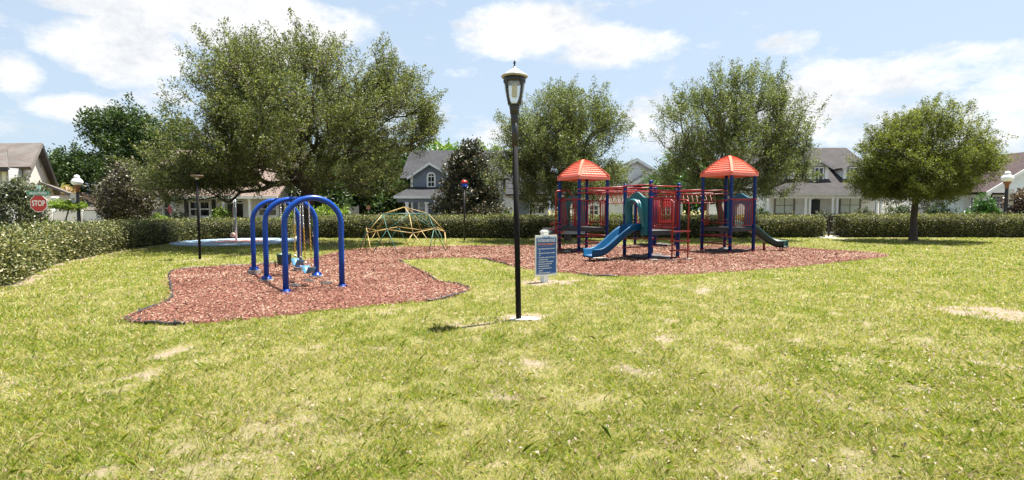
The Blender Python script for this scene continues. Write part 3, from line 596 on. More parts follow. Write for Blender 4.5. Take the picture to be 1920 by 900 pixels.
# background trees
make_tree('shade_tree', 'tall dark green tree rising above the tan roof left of the largest oak', 'tree', P(262, 400, 50).xy.to_3d(),
    [(0, 0, 0, .45), (0, 0, 2, .38), (.2, 0, 4.5, .32)], [(-.6, 0, 8.2, 3.2, 3, 3.2), (2.2, 0, 7.6, 3.0, 3, 3.2), (-2.6, 0, 9.0, 2.0, 2, 2.0), (4.5, 0, 6.0, 2.6, 2.5, 2.5), (-.5, 0, 5.3, 3, 3, 1.6)], 620, 60, (.3, .14), DARKLEAF, 71, sprig=.9, spread=.34, up=.2, gap=.45, shell=.4, nscale=.4, bark=BARKDK)
make_tree('shade_tree', 'dark layered tree behind the gabled house at the picture edge', 'tree', P(150, 400, 58).xy.to_3d(),
    [(0, 0, 0, .4), (0, 0, 2, .34), (0, 0, 3.5, .3)], [(0, 0, 5.2, 3.6, 3, 2.8), (-3.3, 0, 5.0, 2.6, 2.4, 1.8), (3.4, 0, 4.0, 2.6, 2.4, 2.6), (-1, 0, 2.6, 4.5, 3, 1.6)], 460, 60, (.34, .16), DARKLEAF, 73, sprig=.9, spread=.38, up=.2, gap=.47, shell=.4, nscale=.35, bark=BARKDK)
def far_tree(px, Y, h, rx, label, lm, seed, per=44, n=200, group='trees far behind the houses', low=.42, leaf=(.42, .2)):
    b = P(px, 400, Y).xy.to_3d()
    return make_tree('far_tree', label, 'tree', b, [(0, 0, 0, .3), (0, 0, h * .25, .24), (0, 0, h * .4, .2)],
        [(0, 0, h * .62, rx, rx * .9, h * .36), (-rx * .5, 0, h * low, rx * .7, rx * .7, h * .22), (rx * .5, 0, h * .5, rx * .65, rx * .7, h * .25)], n, per, leaf, lm, seed, sprig=.9, spread=.5, up=.2, gap=.42, shell=.4, nscale=.35, group=group, bark=BARKDK)
far_tree(845, 62, 9.6, 3.8, 'bright green treetop rising above the blue grey roof beside the cone magnolia', LIMELEAF, 81)
far_tree(905, 66, 9.4, 3.8, 'second bright treetop above the blue grey roof, right of the magnolia tip', LIMELEAF, 82)
far_tree(938, 70, 10.2, 3.6, 'bright treetop peeking out left of the tall lamp post', LIMELEAF, 83)
far_tree(812, 58, 9.2, 2.4, 'green treetop at the right edge of the largest oak', GREENLEAF, 84)
far_tree(672, 52, 8.0, 3.4, 'dark tree filling the gap under the right side of the largest oak', DARKLEAF, 85, low=.3)
far_tree(725, 50, 7.5, 3.6, 'dark low branched tree left of the blue grey house porch', DARKLEAF, 86, low=.26, n=300)
far_tree(600, 60, 8.5, 4.0, 'dark tree directly behind the trunk of the largest oak', DARKLEAF, 87, low=.3)
far_tree(515, 62, 9.0, 4.2, 'dark tree behind the right end of the tan roofed house', DARKLEAF, 88)
far_tree(590, 38, 4.6, 1.7, 'dark bushy tree beside the right end of the tan roofed house', DARKLEAF, 92, low=.3, n=240, leaf=(.28, .13))
far_tree(760, 46, 5.0, 2.2, 'dark dense tree tucked against the porch of the blue grey house', DARKLEAF, 89, low=.24)
far_tree(1290, 52, 6.6, 3.0, 'green tree between the two white houses behind the right tower', GREENLEAF, 90)
far_tree(1700, 56, 5.6, 3.0, 'dark green tree between the dormer house and the last house', DARKLEAF, 91, low=.3)
# hedges
def hedge(name, label, path, w, h, dens, leaf, seed, outer=-1):
    r = np.random.default_rng(seed); pts = [Vector(p) for p in path]; c = pts[0]
    t = thing(name, label, 'hedge', (c.x, c.y, 0), None)
    # resample
    q = [pts[0]]; step = .35
    for a, b in zip(pts, pts[1:]):
        n = max(1, int((b - a).length / step))
        for k in range(1, n + 1): q.append(a + (b - a) * k / n)
    k = len(q); tang = [(q[min(i + 1, k - 1)] - q[max(i - 1, 0)]).normalized() for i in range(k)]
    side = [Vector((-d.y, d.x, 0)) for d in tang]          # to the left of travel = away from the lawn
    prof = [(0.06, .05), (.02, h * .35), (0.0, h * .7), (.06, h * .88), (.2, h * .97), (.45, h), (w - .45, h), (w - .2, h * .97), (w - .06, h * .88), (w, h * .6), (w - .05, .05)]
    def bulge(i, z): return .07 * mnoise.noise(Vector((q[i].x * .9, q[i].y * .9, z * 1.1 + seed))) + .04 * mnoise.noise(Vector((q[i].x * 2.7, q[i].y * 2.7, z * 2.5)))
    V = []; ins = .11
    for i in range(k):
        endk = 1.0 if 0 < i < k - 1 else .86
        for u, z in prof:
            uu = w / 2 + (u - w / 2) * (1 - ins / (w / 2)) * endk; V.append(q[i] + side[i] * (uu + bulge(i, z)) + Vector((0, 0, (z - (ins if z > .3 else 0)) * (1 if endk == 1 else .93))))
    mb = MB(); m = len(prof); fs = []
    for i in range(k - 1):
        for j in range(m): fs.append((i * m + j, i * m + (j + 1) % m, (i + 1) * m + (j + 1) % m, (i + 1) * m + j))
    fs += [tuple(range(m)), tuple(reversed(range((k - 1) * m, k * m)))]
    mb.add(V, fs, True); mb.build('branches', mat('hedge_twigs', (.028, .028, .014), .95, .4, 12, bump=.6), t)
    # leaves
    pl = [0.0]
    for (u0, z0), (u1, z1) in zip(prof, prof[1:]): pl.append(pl[-1] + math.hypot(u1 - u0, z1 - z0))
    Ltot = sum((b - a).length for a, b in zip(q, q[1:])); n = int(dens * Ltot * pl[-1])
    si = r.random(n) * (k - 1.001); i0 = si.astype(int); fr = si - i0; qa = np.array([tuple(x) for x in q]); sa = np.array([tuple(x) for x in side]); ta = np.array([tuple(x) for x in tang])
    pp = r.random(n) ** 1.25 * pl[-1] * .97; j = np.clip(np.searchsorted(pl, pp) - 1, 0, len(prof) - 2); fj = (pp - np.array(pl)[j]) / np.diff(pl)[j]
    pa = np.array(prof); u = pa[j, 0] + fj * (pa[j + 1, 0] - pa[j, 0]); z = pa[j, 1] + fj * (pa[j + 1, 1] - pa[j, 1])
    du = pa[j + 1, 0] - pa[j, 0]; dz = pa[j + 1, 1] - pa[j, 1]; ln = np.hypot(du, dz); nu, nz_ = -dz / ln, du / ln
    bl = np.array([bulge(int(a), float(b)) for a, b in zip(i0[::1], z)]) if n < 150000 else 0
    off = r.normal(-.02, .05, n) + (r.random(n) < .05) * r.random(n) ** 1.5 * .2
    base = qa[i0] + (qa[i0 + 1] - qa[i0]) * fr[:, None] + sa[i0] * (u + bl + nu * off)[:, None]; base[:, 2] = np.maximum(.03, z + nz_ * off)
    Nn = sa[i0] * nu[:, None]; Nn[:, 2] = nz_
    # end caps
    ne = int(dens * w * h)
    for e, sg in ((0, -1), (k - 1, 1)):
        uu = r.random(ne) * w; zz = r.random(ne) * h * .97; bse = qa[e] + sa[e] * uu[:, None] + ta[e] * (sg * (.04 + r.normal(0, .05, ne) - .12 * (np.abs(uu / w - .5) * 2) ** 4 - .12 * (zz / h) ** 4))[:, None]; bse[:, 2] = zz
        base = np.concatenate([base, bse]); Nn = np.concatenate([Nn, np.repeat(ta[e][None] * sg, ne, 0)])
    n = len(base); D = unit(Nn * .55 + r.normal(0, .7, (n, 3)) + np.array([0, 0, .3])); l = leaf[0] * r.uniform(.6, 1.3, n); wv = leaf[1] * r.uniform(.7, 1.2, n)
    V = leaf_verts(base, D, l, wv, r, 1.5) - np.array([c.x, c.y, 0])
    me = np_mesh('foliage', V, np.arange(len(V)).reshape(-1, 4)); link_mesh('foliage', me, HEDGELEAF, t)
    return t
HH = 1.25
hedge('clipped_hedge', 'curving clipped hedge along the lawn left of the swings', hl_s, 1.35, HH - .19, 900, (.075, .042), 3)
mid = px_poly([(592, 446.6), (760, 447), (1000, 447.3), (1250, 446.5), (1400, 446), (1548, 445.2)])
hedge('clipped_hedge', 'long straight clipped hedge behind the dome climber and play towers', mid, 1.3, HH - .04, 700, (.085, .046), 4)
rt = px_poly([(1588, 445), (1700, 445), (1920, 445.5), (2060, 446)])
hedge('clipped_hedge', 'clipped hedge right of the gate beneath the small umbrella shaped tree', rt, 1.3, HH + .02, 700, (.085, .046), 5)
# shrubs
def shrub(name, label, px, Y, zc, rx, rz, lm, seed, n=130, per=34, leaf=(.12, .06), lobes=None, cat='shrub', group=None, base_z=0):
    b = P(px, 400, Y).xy.to_3d(); rr = random.Random(seed)
    lb = lobes or [(0, 0, zc, rx, rx, rz)] + [(rr.uniform(-.5, .5) * rx, rr.uniform(-.4, .2) * rx, zc + rr.uniform(-.3, .2) * rz, rx * .6, rx * .6, rz * .7) for _ in range(3)]
    return make_tree(name, label, cat, b, [(0, 0, 0, .04), (0, 0, zc * .4, .03), (0, 0, zc * .7, .025)], lb, n, per, leaf, lm, seed, sprig=.2, spread=.1, up=.4, gap=.2, shell=.3, nscale=1.5, group=group, crownname='foliage')
shrub('shrub', 'bright lime rounded shrub just right of the largest oak trunk', 618, 33, .95, 1.25, .85, LIMELEAF, 101, 220, 40)
shrub('shrub', 'bright lime shrub partly hidden behind the front blue swing arch', 555, 34, .8, .9, .8, LIMELEAF, 102, 120, 40)
shrub('shrub', 'small yellow green shrub between the magnolia and the tall lamp post', 951, 34, .8, .62, .75, LIMELEAF, 103, 110, 36)
shrub('shrub', 'grey green round shrub beside the dark front door behind the gate', 1547, 35, .75, .62, .7, GREYLEAF, 104)
shrub('shrub', 'grey green round shrub below the right front window of the dormer house', 1613, 37, .85, .85, .75, GREYLEAF, 105)
shrub('shrub', 'dark round shrub at the left corner of the dormer house porch', 1420, 37.5, 1.0, .85, 1.0, DARKLEAF, 106)
shrub('shrub', 'dark wide shrub behind the small umbrella shaped tree trunk', 1690, 40, 1.0, 1.3, 1.0, DARKLEAF, 107)
shrub('shrub', 'dark shrub at the right of the small umbrella shaped tree trunk', 1765, 38, 1.1, 1.0, 1.2, DARKLEAF, 108)
shrub('shrub', 'bright green cone shrub in front of the last white gabled house', 1843, 33, 1.1, 1.15, 1.1, GREENLEAF, 109, 300, 40, lobes=[(0, 0, .8, 1.2, 1.1, .8), (0, 0, 1.5, .75, .75, .7), (-.05, 0, 2.0, .4, .4, .55)])
make_tree('small_tree', 'maroon leaved small tree beside the round lamp with the banner', 'tree', P(1914, 400, 30.5).xy.to_3d(), [(0, 0, 0, .06), (0, 0, .9, .05), (0, 0, 1.5, .04)], [(0, 0, 1.75, .7, .7, .8), (.5, 0, 1.5, .7, .6, .6)], 120, 26, (.16, .075), MAROON, 111, sprig=.3, spread=.15, up=.4, gap=.35, nscale=1.3)
shrub('shrub', 'dark low clipped shrubs under the young magnolia by the stop sign', 40, 27, .55, 1.8, .55, DARKLEAF, 112, 200)
shrub('shrub', 'lime low shrub behind the curving hedge next to the stop sign', 104, 27, .45, .75, .4, LIMELEAF, 113, 120)
shrub('shrub', 'lime shrub at the foot of the dusty brown magnolia', 285, 32, .65, .9, .6, LIMELEAF, 114, 160)
shrub('shrub', 'dark green shrub below the left window of the tan roofed house', 262, 32, .6, 1.0, .6, GREENLEAF, 115, 120)
shrub('shrub', 'small green plant in front of the white wall by the black double door', 416, 34.5, 1.0, .45, .8, LIMELEAF, 116, 60)
shrub('shrub', 'grey leaved shrub below the house window left of the thin dark lamp post', 336, 34.5, .8, .5, .7, GREYLEAF, 117, 70)
shrub('shrub', 'low lime shrub strip between the two white houses', 1285, 41, .5, 1.5, .5, LIMELEAF, 118, 130)
shrub('shrub', 'yellowish shrub at the foot of the white wall behind the blue slide', 1150, 36, .7, .6, .55, LIMELEAF, 119, 60)
# multi-stemmed crape tree seen through the overhead ladder
make_tree('small_tree', 'multi stemmed small tree seen through the red triangle ladder', 'tree', P(1263, 400, 38).xy.to_3d(), [(0, 0, 0, .12), (0, 0, .5, .1), (.03, 0, .9, .1)],
    [(0, 0, 3.4, 1.9, 1.6, 1.0), (-.8, 0, 2.7, 1.0, 1.0, .6), (.9, 0, 2.8, 1.0, 1.0, .7)], 160, 34, (.16, .08), GREENLEAF, 121, sprig=.4, spread=.2, up=.3, gap=.4, kscale=1.6)
# pom-pom topiary by the white fence
b = P(126, 400, 31).xy.to_3d()
make_tree('topiary_tree', 'flat topped clipped tree on two bent stems in front of the white fence', 'tree', b, [(0, 0, 0, .07), (-.08, 0, .5, .06), (-.1, 0, 1.0, .05)],
    [(-.35, 0, 1.85, .6, .6, .22), (.35, 0, 1.78, .55, .6, .2)], 160, 36, (.09, .05), LIMELEAF, 125, sprig=.15, spread=.09, up=.5, gap=.2, shell=.35, kscale=1.2)
# fan palms far behind
def palm(px, Y, h, label, seed, frond):
    r = random.Random(seed); b = P(px, 400, Y).xy.to_3d(); t = thing('palm_tree', label, 'palm', b, 'palms behind the white fence')
    mb = MB(); mb.tube([(b.x, b.y, -.05), (b.x + .05, b.y, h * .5), (b.x, b.y, h)], [.2, .16, .18], 9); mb.build('trunk', BARK, t)
    mb = MB()
    for k in range(46):
        a = r.uniform(0, 6.28); e = r.uniform(-.9, 1.1); L_ = r.uniform(.8, 1.25); c = Vector((b.x, b.y, h)); d = Vector((math.cos(a) * math.cos(e), math.sin(a) * math.cos(e), math.sin(e)))
        m_ = c + d * L_ * .6; tip = c + d * L_ + Vector((0, 0, -.35)); s = d.cross(Vector((0, 0, 1))).normalized() * .13
        mb.add([c, m_ + s, tip, m_ - s], [(0, 1, 2), (0, 2, 3)])
    mb.build('crown', frond, t)
FROND = leafmat('palm_frond', [(0, (.12, .14, .03)), (.6, (.28, .25, .1)), (1, (.42, .33, .2))], .5, .2)
FRONDDRY = leafmat('palm_frond_dry', [(0, (.2, .13, .07)), (.6, (.36, .26, .16)), (1, (.5, .38, .27))], .6, .2)
palm(113, 44, 3.3, 'green fan palm beside the gable of the left house', 1, FROND)
palm(128, 43, 2.9, 'dry brown fan palm behind the flat topped clipped tree', 2, FRONDDRY)
# ------------------------------------------------------------------ houses and white fences
SH_GREY = shinglemat('shingle_grey', (0.0519, 0.0474, 0.0474), (0.0383, 0.0352, 0.0361), (0.0225, 0.0207, 0.0216))
SH_BLUE = shinglemat('shingle_slate', (0.0406, 0.0415, 0.0451), (0.0307, 0.0316, 0.0352), (0.018, 0.018, 0.0203))
SH_TAN = shinglemat('shingle_tan', (0.213, 0.159, 0.133), (0.171, 0.127, 0.106), (0.112, 0.0827, 0.0679))
SH_BROWN = shinglemat('shingle_brown', (0.12, 0.114, 0.108), (0.112, 0.0886, 0.0768), (0.0708, 0.0561, 0.0502))
SH_MAROON = shinglemat('shingle_maroon', (0.0586, 0.0383, 0.0383), (0.0451, 0.0293, 0.0307), (0.0271, 0.018, 0.0189))
SID_WHITE = sidingmat('white_siding', (.80, .80, .79)); SID_BLUE = sidingmat('blue_grey_siding', (.17, .20, .255)); SID_MINT = sidingmat('pale_siding', (.72, .77, .76))
SID_GREY = sidingmat('grey_siding', (.42, .42, .43)); SID_CREAM = sidingmat('cream_siding', (.74, .70, .63))
STUCCO = mat('cream_stucco', (.46, .42, .375), .9, .06, 3, bump=.3, bscale=40); STUCCOW = mat('white_stucco', (.78, .77, .75), .9, .05, 3, bump=.25, bscale=40)
DOORBLK = mat('door_black', (.015, .014, .014), .35, .2, 3); SHUT = mat('shutter_black', (.018, .019, .022), .5, .2, 5); TAUPE = mat('taupe_trim', (.2, .165, .14), .6, .1, 4)
BLIND = mat('window_blind', (.6, .65, .6), .25, .12, 3, spec=.6); FLOORC = mat('porch_floor', (.4, .37, .33), .85, .15, 4); DKFASC = mat('dark_fascia', (.02, .016, .018), .5, .2, 3)
PEACH = mat('peach_wall', (.62, .47, .4), .85, .08, 3); PORCHC = mat('porch_ceiling', (.62, .62, .6), .7, .06, 3)
def xz(px, py, Y): p = P(px, py, Y); return p.x, p.z
def window(root, a, b, Y, fw=.09, nx=1, ny=1, pane=None, frame=None, sill=True, name='window', mun=.03):
    """framed window on a wall facing -Y; a = top left pixel, b = bottom right pixel"""
    x0, z1 = xz(a[0], a[1], Y); x1, z0 = xz(b[0], b[1], Y)
    mb = MB(); y0, y1 = Y - .07, Y + .02
    mb.box((x0, y0, z0), (x0 + fw, y1, z1)); mb.box((x1 - fw, y0, z0), (x1, y1, z1)); mb.box((x0 + fw, y0 + .002, z1 - fw), (x1 - fw, y1, z1)); mb.box((x0 + fw, y0 + .002, z0), (x1 - fw, y1, z0 + fw))
    for i in range(1, nx):
        x = x0 + (x1 - x0) * i / nx; w_ = mun * (1.8 if (nx == 2 or (nx == 4 and i == 2)) else 1); mb.box((x - w_ / 2, Y - .048, z0 + fw), (x + w_ / 2, Y - .01, z1 - fw))
    for i in range(1, ny):
        z = z0 + (z1 - z0) * i / ny; w_ = mun * (1.6 if i * 2 == ny else 1); mb.box((x0 + fw, Y - .045, z - w_ / 2), (x1 - fw, Y - .012, z + w_ / 2))
    f = mb.build(name, frame or TRIM, root)
    q = MB(); q.box((x0 + fw - .005, Y - .03, z0 + fw - .005), (x1 - fw + .005, Y + .01, z1 - fw + .005)); q.build('pane', pane or GLASS, f)
    if sill: q = MB(); q.box((x0 - .06, Y - .12, z0 - .07), (x1 + .06, Y + .01, z0 - .002)); q.build('sill', frame or TRIM, f)
    return f
def part(root, name, m, fn):
    mb = MB(); fn(mb); return mb.build(name, m, root)
def column(root, px, Y, ztop, w=.17, m=None):
    x = P(px, 390, Y).x; mb = MB(); mb.box((x - w / 2, Y - w / 2, 0), (x + w / 2, Y + w / 2, ztop)); mb.box((x - w * .7, Y - w * .7, 0), (x + w * .7, Y + w * .7, .22)); mb.box((x - w * .68, Y - w * .68, ztop - .12), (x + w * .68, Y + w * .68, ztop - .003))
    mb.build('column', m or TRIM, root)
def gable_roof_x(mb, x0, x1, y0, y1, ze, zr, ov=.35, t=.16, yr=None):
    """ridge along X"""
    yr = (y0 + y1) / 2 if yr is None else yr; s0 = (zr - ze) / (yr - y0); s1 = (zr - ze) / (y1 - yr)
    mb.slab([(x0 - ov, y0 - ov, ze - ov * s0), (x1 + ov, y0 - ov, ze - ov * s0), (x1 + ov, yr, zr), (x0 - ov, yr, zr)], t)
    mb.slab([(x1 + ov, y1 + ov, ze - ov * s1), (x0 - ov, y1 + ov, ze - ov * s1), (x0 - ov, yr, zr), (x1 + ov, yr, zr)], t)
def gable_roof_y(mb, x0, x1, y0, y1, ze, zr, ov=.35, t=.16, xr=None):
    """ridge along Y"""
    xr = (x0 + x1) / 2 if xr is None else xr; s0 = (zr - ze) / (xr - x0); s1 = (zr - ze) / (x1 - xr)
    mb.slab([(x0 - ov, y0 - ov, ze - ov * s0), (xr, y0 - ov, zr), (xr, y1, zr), (x0 - ov, y1, ze - ov * s0)], t)
    mb.slab([(x1 + ov, y0 - ov, ze - ov * s1), (x1 + ov, y1, ze - ov * s1), (xr, y1, zr), (xr, y0 - ov, zr)], t)
def rakes(root, x0, xr, x1, y, ze, zr, w=.2, ov=.35, m=None, name='rake_board'):
    s0 = (zr - ze) / (xr - x0); s1 = (zr - ze) / (x1 - xr); mb = MB()
    mb.poly([(x0 - ov, y, ze - ov * s0 - w), (xr, y, zr - w), (xr, y, zr - .02), (x0 - ov, y, ze - ov * s0 - .02)], (0, .045, 0))
    mb.poly([(xr, y, zr - w), (x1 + ov, y, ze - ov * s1 - w), (x1 + ov, y, ze - ov * s1 - .02), (xr, y, zr - .02)], (0, .045, 0))
    return mb.build(name, m or TRIM, root)

# ---- dormer house behind the gate
Yw, Yc, Yb, Yr = 40.0, 38.2, 50.0, 44.8
x0 = P(1432, 390, Yw).x; x1 = P(1645, 390, Yw).x; ze = P(1535, 360.5, Yc).z; zr = P(1560, 277, Yr).z
t = thing('house', 'white house with a dark shingled roof, three dormers and a columned porch behind the gate', 'house', (x0, Yw, 0))
part(t, 'wall', SID_WHITE, lambda m: (m.box((x0, Yw, 0), (P(1520, 390, Yw).x, Yw + .2, ze - .1)), m.box((P(1562, 390, Yw).x, Yw, 0), (x1, Yw + .2, ze - .1)), m.box((x0, Yw + .2, 0), (x1, Yb, ze - .12)), m.poly([(x0, Yw + .3, ze - .12), (x0, Yb, ze - .12), (x0, Yr, zr - .3)], (.2, 0, 0)), m.poly([(x1, Yw + .3, ze - .12), (x1, Yb, ze - .12), (x1, Yr, zr - .3)], (-.2, 0, 0))))
part(t, 'roof', SH_GREY, lambda m: (m.slab([(x0 - .5, Yc - .35, ze - .05), (x1 + .5, Yc - .35, ze - .05), (x1 + .5, Yr, zr), (x0 - .5, Yr, zr)], .15), m.slab([(x1 + .5, Yb + .3, ze), (x0 - .5, Yb + .3, ze), (x0 - .5, Yr, zr), (x1 + .5, Yr, zr)], .15)))
part(t, 'fascia', mat('beige_gutter', (.5, .45, .4), .5, .05, 3), lambda m: m.box((x0 - .5, Yc - .43, ze - .24), (x1 + .5, Yc - .36, ze - .06)))
part(t, 'porch_beam', TRIM, lambda m: m.box((x0 - .1, Yc - .1, ze - .46), (x1 + .1, Yc + .1, ze - .21)))
part(t, 'porch_ceiling', PORCHC, lambda m: m.box((x0, Yc + .11, ze - .3), (x1, Yw - .003, ze - .24)))
part(t, 'porch_floor', FLOORC, lambda m: m.box((x0 - .1, Yc - .3, 0), (x1 + .1, Yw - .003, .15)))
for px in (1431.5, 1440, 1510, 1518, 1560.5, 1569, 1643, 1651): column(t, px, Yc, ze - .46, .13)
window(t, (1451.5, 368), (1489.5, 402), Yw, .12, 2, 2, BLIND, TAUPE, True); window(t, (1573.5, 367), (1613, 402), Yw, .12, 2, 2, BLIND, TAUPE, True)
yd = Yw + .2; a = xz(1520.5, 374, yd); b = xz(1536, 406, yd)
d_ = part(t, 'door', DOORBLK, lambda m: (m.box((a[0], yd - .05, .15), (b[0], yd + .01, a[1])), m.box((a[0] + .12, yd - .065, 1.3), (b[0] - .12, yd - .045, a[1] - .15)), m.box((a[0] + .12, yd - .065, .35), (b[0] - .12, yd - .045, 1.15))))
part(d_, 'handle', GALV, lambda m: m.box((b[0] - .1, yd - .1, 1.05), (b[0] - .06, yd - .05, 1.25)))
window(t, (1520.5, 367.5), (1536, 373.2), yd, .06, 3, 1, GLASS, TRIM, False, 'transom')
part(t, 'porch_lantern', BLACKMETAL, lambda m: (m.lathe([(.09, 0), (.12, .25), (.02, .34)], (P(1530, 371, Yc + .9).x, Yc + .9, P(1530, 371, Yc + .9).z - .1), 6), m.box((P(1530, 371, Yc + .9).x - .01, Yc + .89, P(1530, 371, Yc + .9).z + .2), (P(1530, 371, Yc + .9).x + .01, Yc + .91, ze - .3))))
slope = (zr - ze) / (Yr - Yc + .35)
for cx_ in (1470, 1535, 1600):
    yf = 39.75; xa, zb = xz(cx_ - 19, 340.5, yf); xb, zt = xz(cx_ + 19, 311.5, yf); xm, za = xz(cx_, 301, yf); xm = (xa + xb) / 2; yback = yf + 3.2
    dm = part(t, 'dormer', SID_WHITE, lambda m: m.poly([(xa, yf, zb - .25), (xb, yf, zb - .25), (xb, yf, zt), (xm, yf, za - .1), (xa, yf, zt)], (0, yback - yf, 0)))
    part(dm, 'dormer_roof', SH_GREY, lambda m: gable_roof_y(m, xa, xb, yf, yback + 1.0, zt, za, .27, .1))
    rakes(dm, xa, xm, xb, yf - .30, zt, za, .17, .27, mat('grey_trim', (.42, .4, .39), .6, .05, 3))
    window(dm, (cx_ - 8.5, 313.5), (cx_ + 8, 338.5), yf, .07, 2, 2, GLASS, TRIM, False, 'dormer_window', .04)
    w0, wz1 = xz(cx_ - 8.5, 313.5, yf); w1, wz0 = xz(cx_ + 8, 338.5, yf)
    part(dm, 'window_casing', TAUPE, lambda m: (m.box((w0 - .09, yf - .05, wz0 - .09), (w0 - .003, yf + .01, wz1 + .09)), m.box((w1 + .003, yf - .05, wz0 - .09), (w1 + .09, yf + .01, wz1 + .09)), m.box((w0 - .003, yf - .05, wz1 + .003), (w1 + .003, yf + .01, wz1 + .09)), m.box((w0 - .003, yf - .05, wz0 - .09), (w1 + .003, yf + .01, wz0 - .003))))
# rocking chair back on that porch
def porch_chair(label, px, Y, m, w=.6):
    x = P(px, 400, Y).x; t = thing('porch_chair', label, 'chair', (x, Y, .15))
    part(t, 'backrest', m, lambda q: [q.box((x - w / 2 + i * w / 5, Y + .22, .6), (x - w / 2 + (i + .7) * w / 5, Y + .26, 1.25)) for i in range(5)] + [q.box((x - w / 2 - .03, Y + .21, 1.25), (x + w / 2 + .03, Y + .27, 1.36))])
    part(t, 'seat', m, lambda q: q.box((x - w / 2, Y - .25, .56), (x + w / 2, Y + .2, .6)))
    for sx in (-1, 1):
        for sy in (-.22, .18): part(t, 'leg', m, lambda q: q.box((x + sx * (w / 2 - .04) - .025, Y + sy, .15), (x + sx * (w / 2 - .04) + .025, Y + sy + .05, .558)))
        part(t, 'armrest', m, lambda q: q.box((x + sx * w / 2 - .04, Y - .25, .8), (x + sx * w / 2 + .04, Y + .2, .84)))
porch_chair('brown porch chair below the right window of the dormer house', 1586, 38.9, mat('brown_wood', (.07, .05, .04), .6, .2, 5))

# ---- blue grey house
Yw = 38.0; t0 = P(773, 390, Yw).x; t1 = P(846, 390, Yw).x; xR = P(940, 390, Yw + 1).x; Yb = 48
t = thing('house', 'blue grey sided house with a grey roof, arched upper window and white porch columns', 'house', (t0, Yw, 0))
zE = P(780, 327, Yw).z; zA = P(808, 304, Yw).z; zmE = P(938, 328, Yw + 1).z; zmR = P(870, 282, 43).z
part(t, 'wall', SID_BLUE, lambda m: (m.box((t0, Yw, 0), (t1, Yb, zE)), m.poly([(t0, Yw, zE), (t1, Yw, zE), ((t0 + t1) / 2 - .1, Yw, zA - .15)], (0, 3, 0)), m.box((t1, Yw + 1, 0), (xR, Yb, zmE - .15))))
part(t, 'roof', SH_BLUE, lambda m: (gable_roof_y(m, t0, t1, Yw, Yw + 5.2, zE, zA, .3, .14, (t0 + t1) / 2 - .1), gable_roof_x(m, t0 - .6, xR + .2, Yw + 1, Yb, zmE, zmR, .45, .16, 43)))
rakes(t, t0, (t0 + t1) / 2 - .1, t1, Yw - .345, zE, zA, .22, .3)
yp = 36.2; zp0 = P(790, 368, yp).z; zp1 = P(790, 360, Yw - .1).z + .15
part(t, 'porch_roof', SH_BLUE, lambda m: m.slab([(t0 - .9, yp - .2, zp0 + .05), (t1 + 1.4, yp - .2, zp0 + .05), (t1 + .6, Yw - .004, zp0 + .75), (t0 - .1, Yw - .004, zp0 + .75)], .12))
part(t, 'porch_fascia', TRIM, lambda m: m.box((t0 - .9, yp - .28, zp0 - .16), (t1 + 1.4, yp - .21, zp0 + .04)))
part(t, 'porch_beam', SID_BLUE, lambda m: m.box((t0 - .7, yp - .06, zp0 - .42), (t1 + 1.3, yp + .1, zp0 - .17)))
part(t, 'porch_floor', FLOORC, lambda m: m.box((t0 - .8, yp - .2, 0), (t1 + 1.3, Yw - .004, .3)))
for px in (763.5, 800, 835.5, 857): column(t, px, yp, zp0 - .42, .2)
for px in (772.8, 846): part(t, 'corner_board', TRIM, lambda m: m.box((P(px, 390, Yw).x - .09, Yw - .04, 0), (P(px, 390, Yw).x + .09, Yw + .1, zE - .1)))
window(t, (784, 375), (800, 405), Yw, .12, 1, 2, mat('window_blind_pale', (.35, .37, .38), .25, .1, 3)); window(t, (819.5, 375), (835, 405), Yw, .12, 1, 2, MATS['window_blind_pale'])
# arched window
xa, zb = xz(800.5, 352, Yw); xb, zs = xz(817, 331, Yw); xm = (xa + xb) / 2; rr = (xb - xa) / 2
def arch_ring(m, r0, r1, y0, y1):
    n = 14
    for k in range(n):
        a0, a1 = math.pi * k / n, math.pi * (k + 1) / n
        m.poly([(xm + r0 * math.cos(a0), y0, zs + r0 * math.sin(a0)), (xm + r1 * math.cos(a0), y0, zs + r1 * math.sin(a0)), (xm + r1 * math.cos(a1), y0, zs + r1 * math.sin(a1)), (xm + r0 * math.cos(a1), y0, zs + r0 * math.sin(a1))], (0, y1 - y0, 0))
f = part(t, 'arched_window', TRIM, lambda m: (arch_ring(m, rr - .12, rr, Yw - .07, Yw + .01), m.box((xa, Yw - .07, zb), (xa + .12, Yw + .01, zs)), m.box((xb - .12, Yw - .07, zb), (xb, Yw + .01, zs)), m.box((xa + .12, Yw - .068, zb), (xb - .12, Yw + .01, zb + .12)), m.box((xa + .12, Yw - .06, zs - .03), (xb - .12, Yw, zs + .03)), m.box((xa + .12, Yw - .06, (zb + zs) / 2 - .03), (xb - .12, Yw, (zb + zs) / 2 + .03)), m.box((xm - .02, Yw - .055, zb + .12), (xm + .02, Yw, zs + rr - .12))))
part(f, 'pane', GLASS, lambda m: m.poly([(xa + .11, Yw - .03, zb + .1), (xb - .11, Yw - .03, zb + .1)] + [(xm + (rr - .11) * math.cos(math.pi * k / 12), Yw - .03, zs + (rr - .11) * math.sin(math.pi * k / 12)) for k in range(13)], (0, .03, 0)))
window(t, (917, 386), (933, 403), Yw + 1, .12, 1, 1); window(t, (897, 378), (905, 403), Yw + 1, .1, 1, 2)
part(t, 'door', mat('red_door', (.12, .01, .015), .4, .1, 3), lambda m: m.box((P(860, 390, Yw + 1).x, Yw + .94, .3), (P(869, 390, Yw + 1).x, Yw + 1.01, 2.4)))
for px in (937,): part(t, 'corner_board', TRIM, lambda m: m.box((P(px, 390, Yw + 1).x - .1, Yw + .95, 0), (P(px, 390, Yw + 1).x + .1, Yw + 1.1, zmE - .3)))
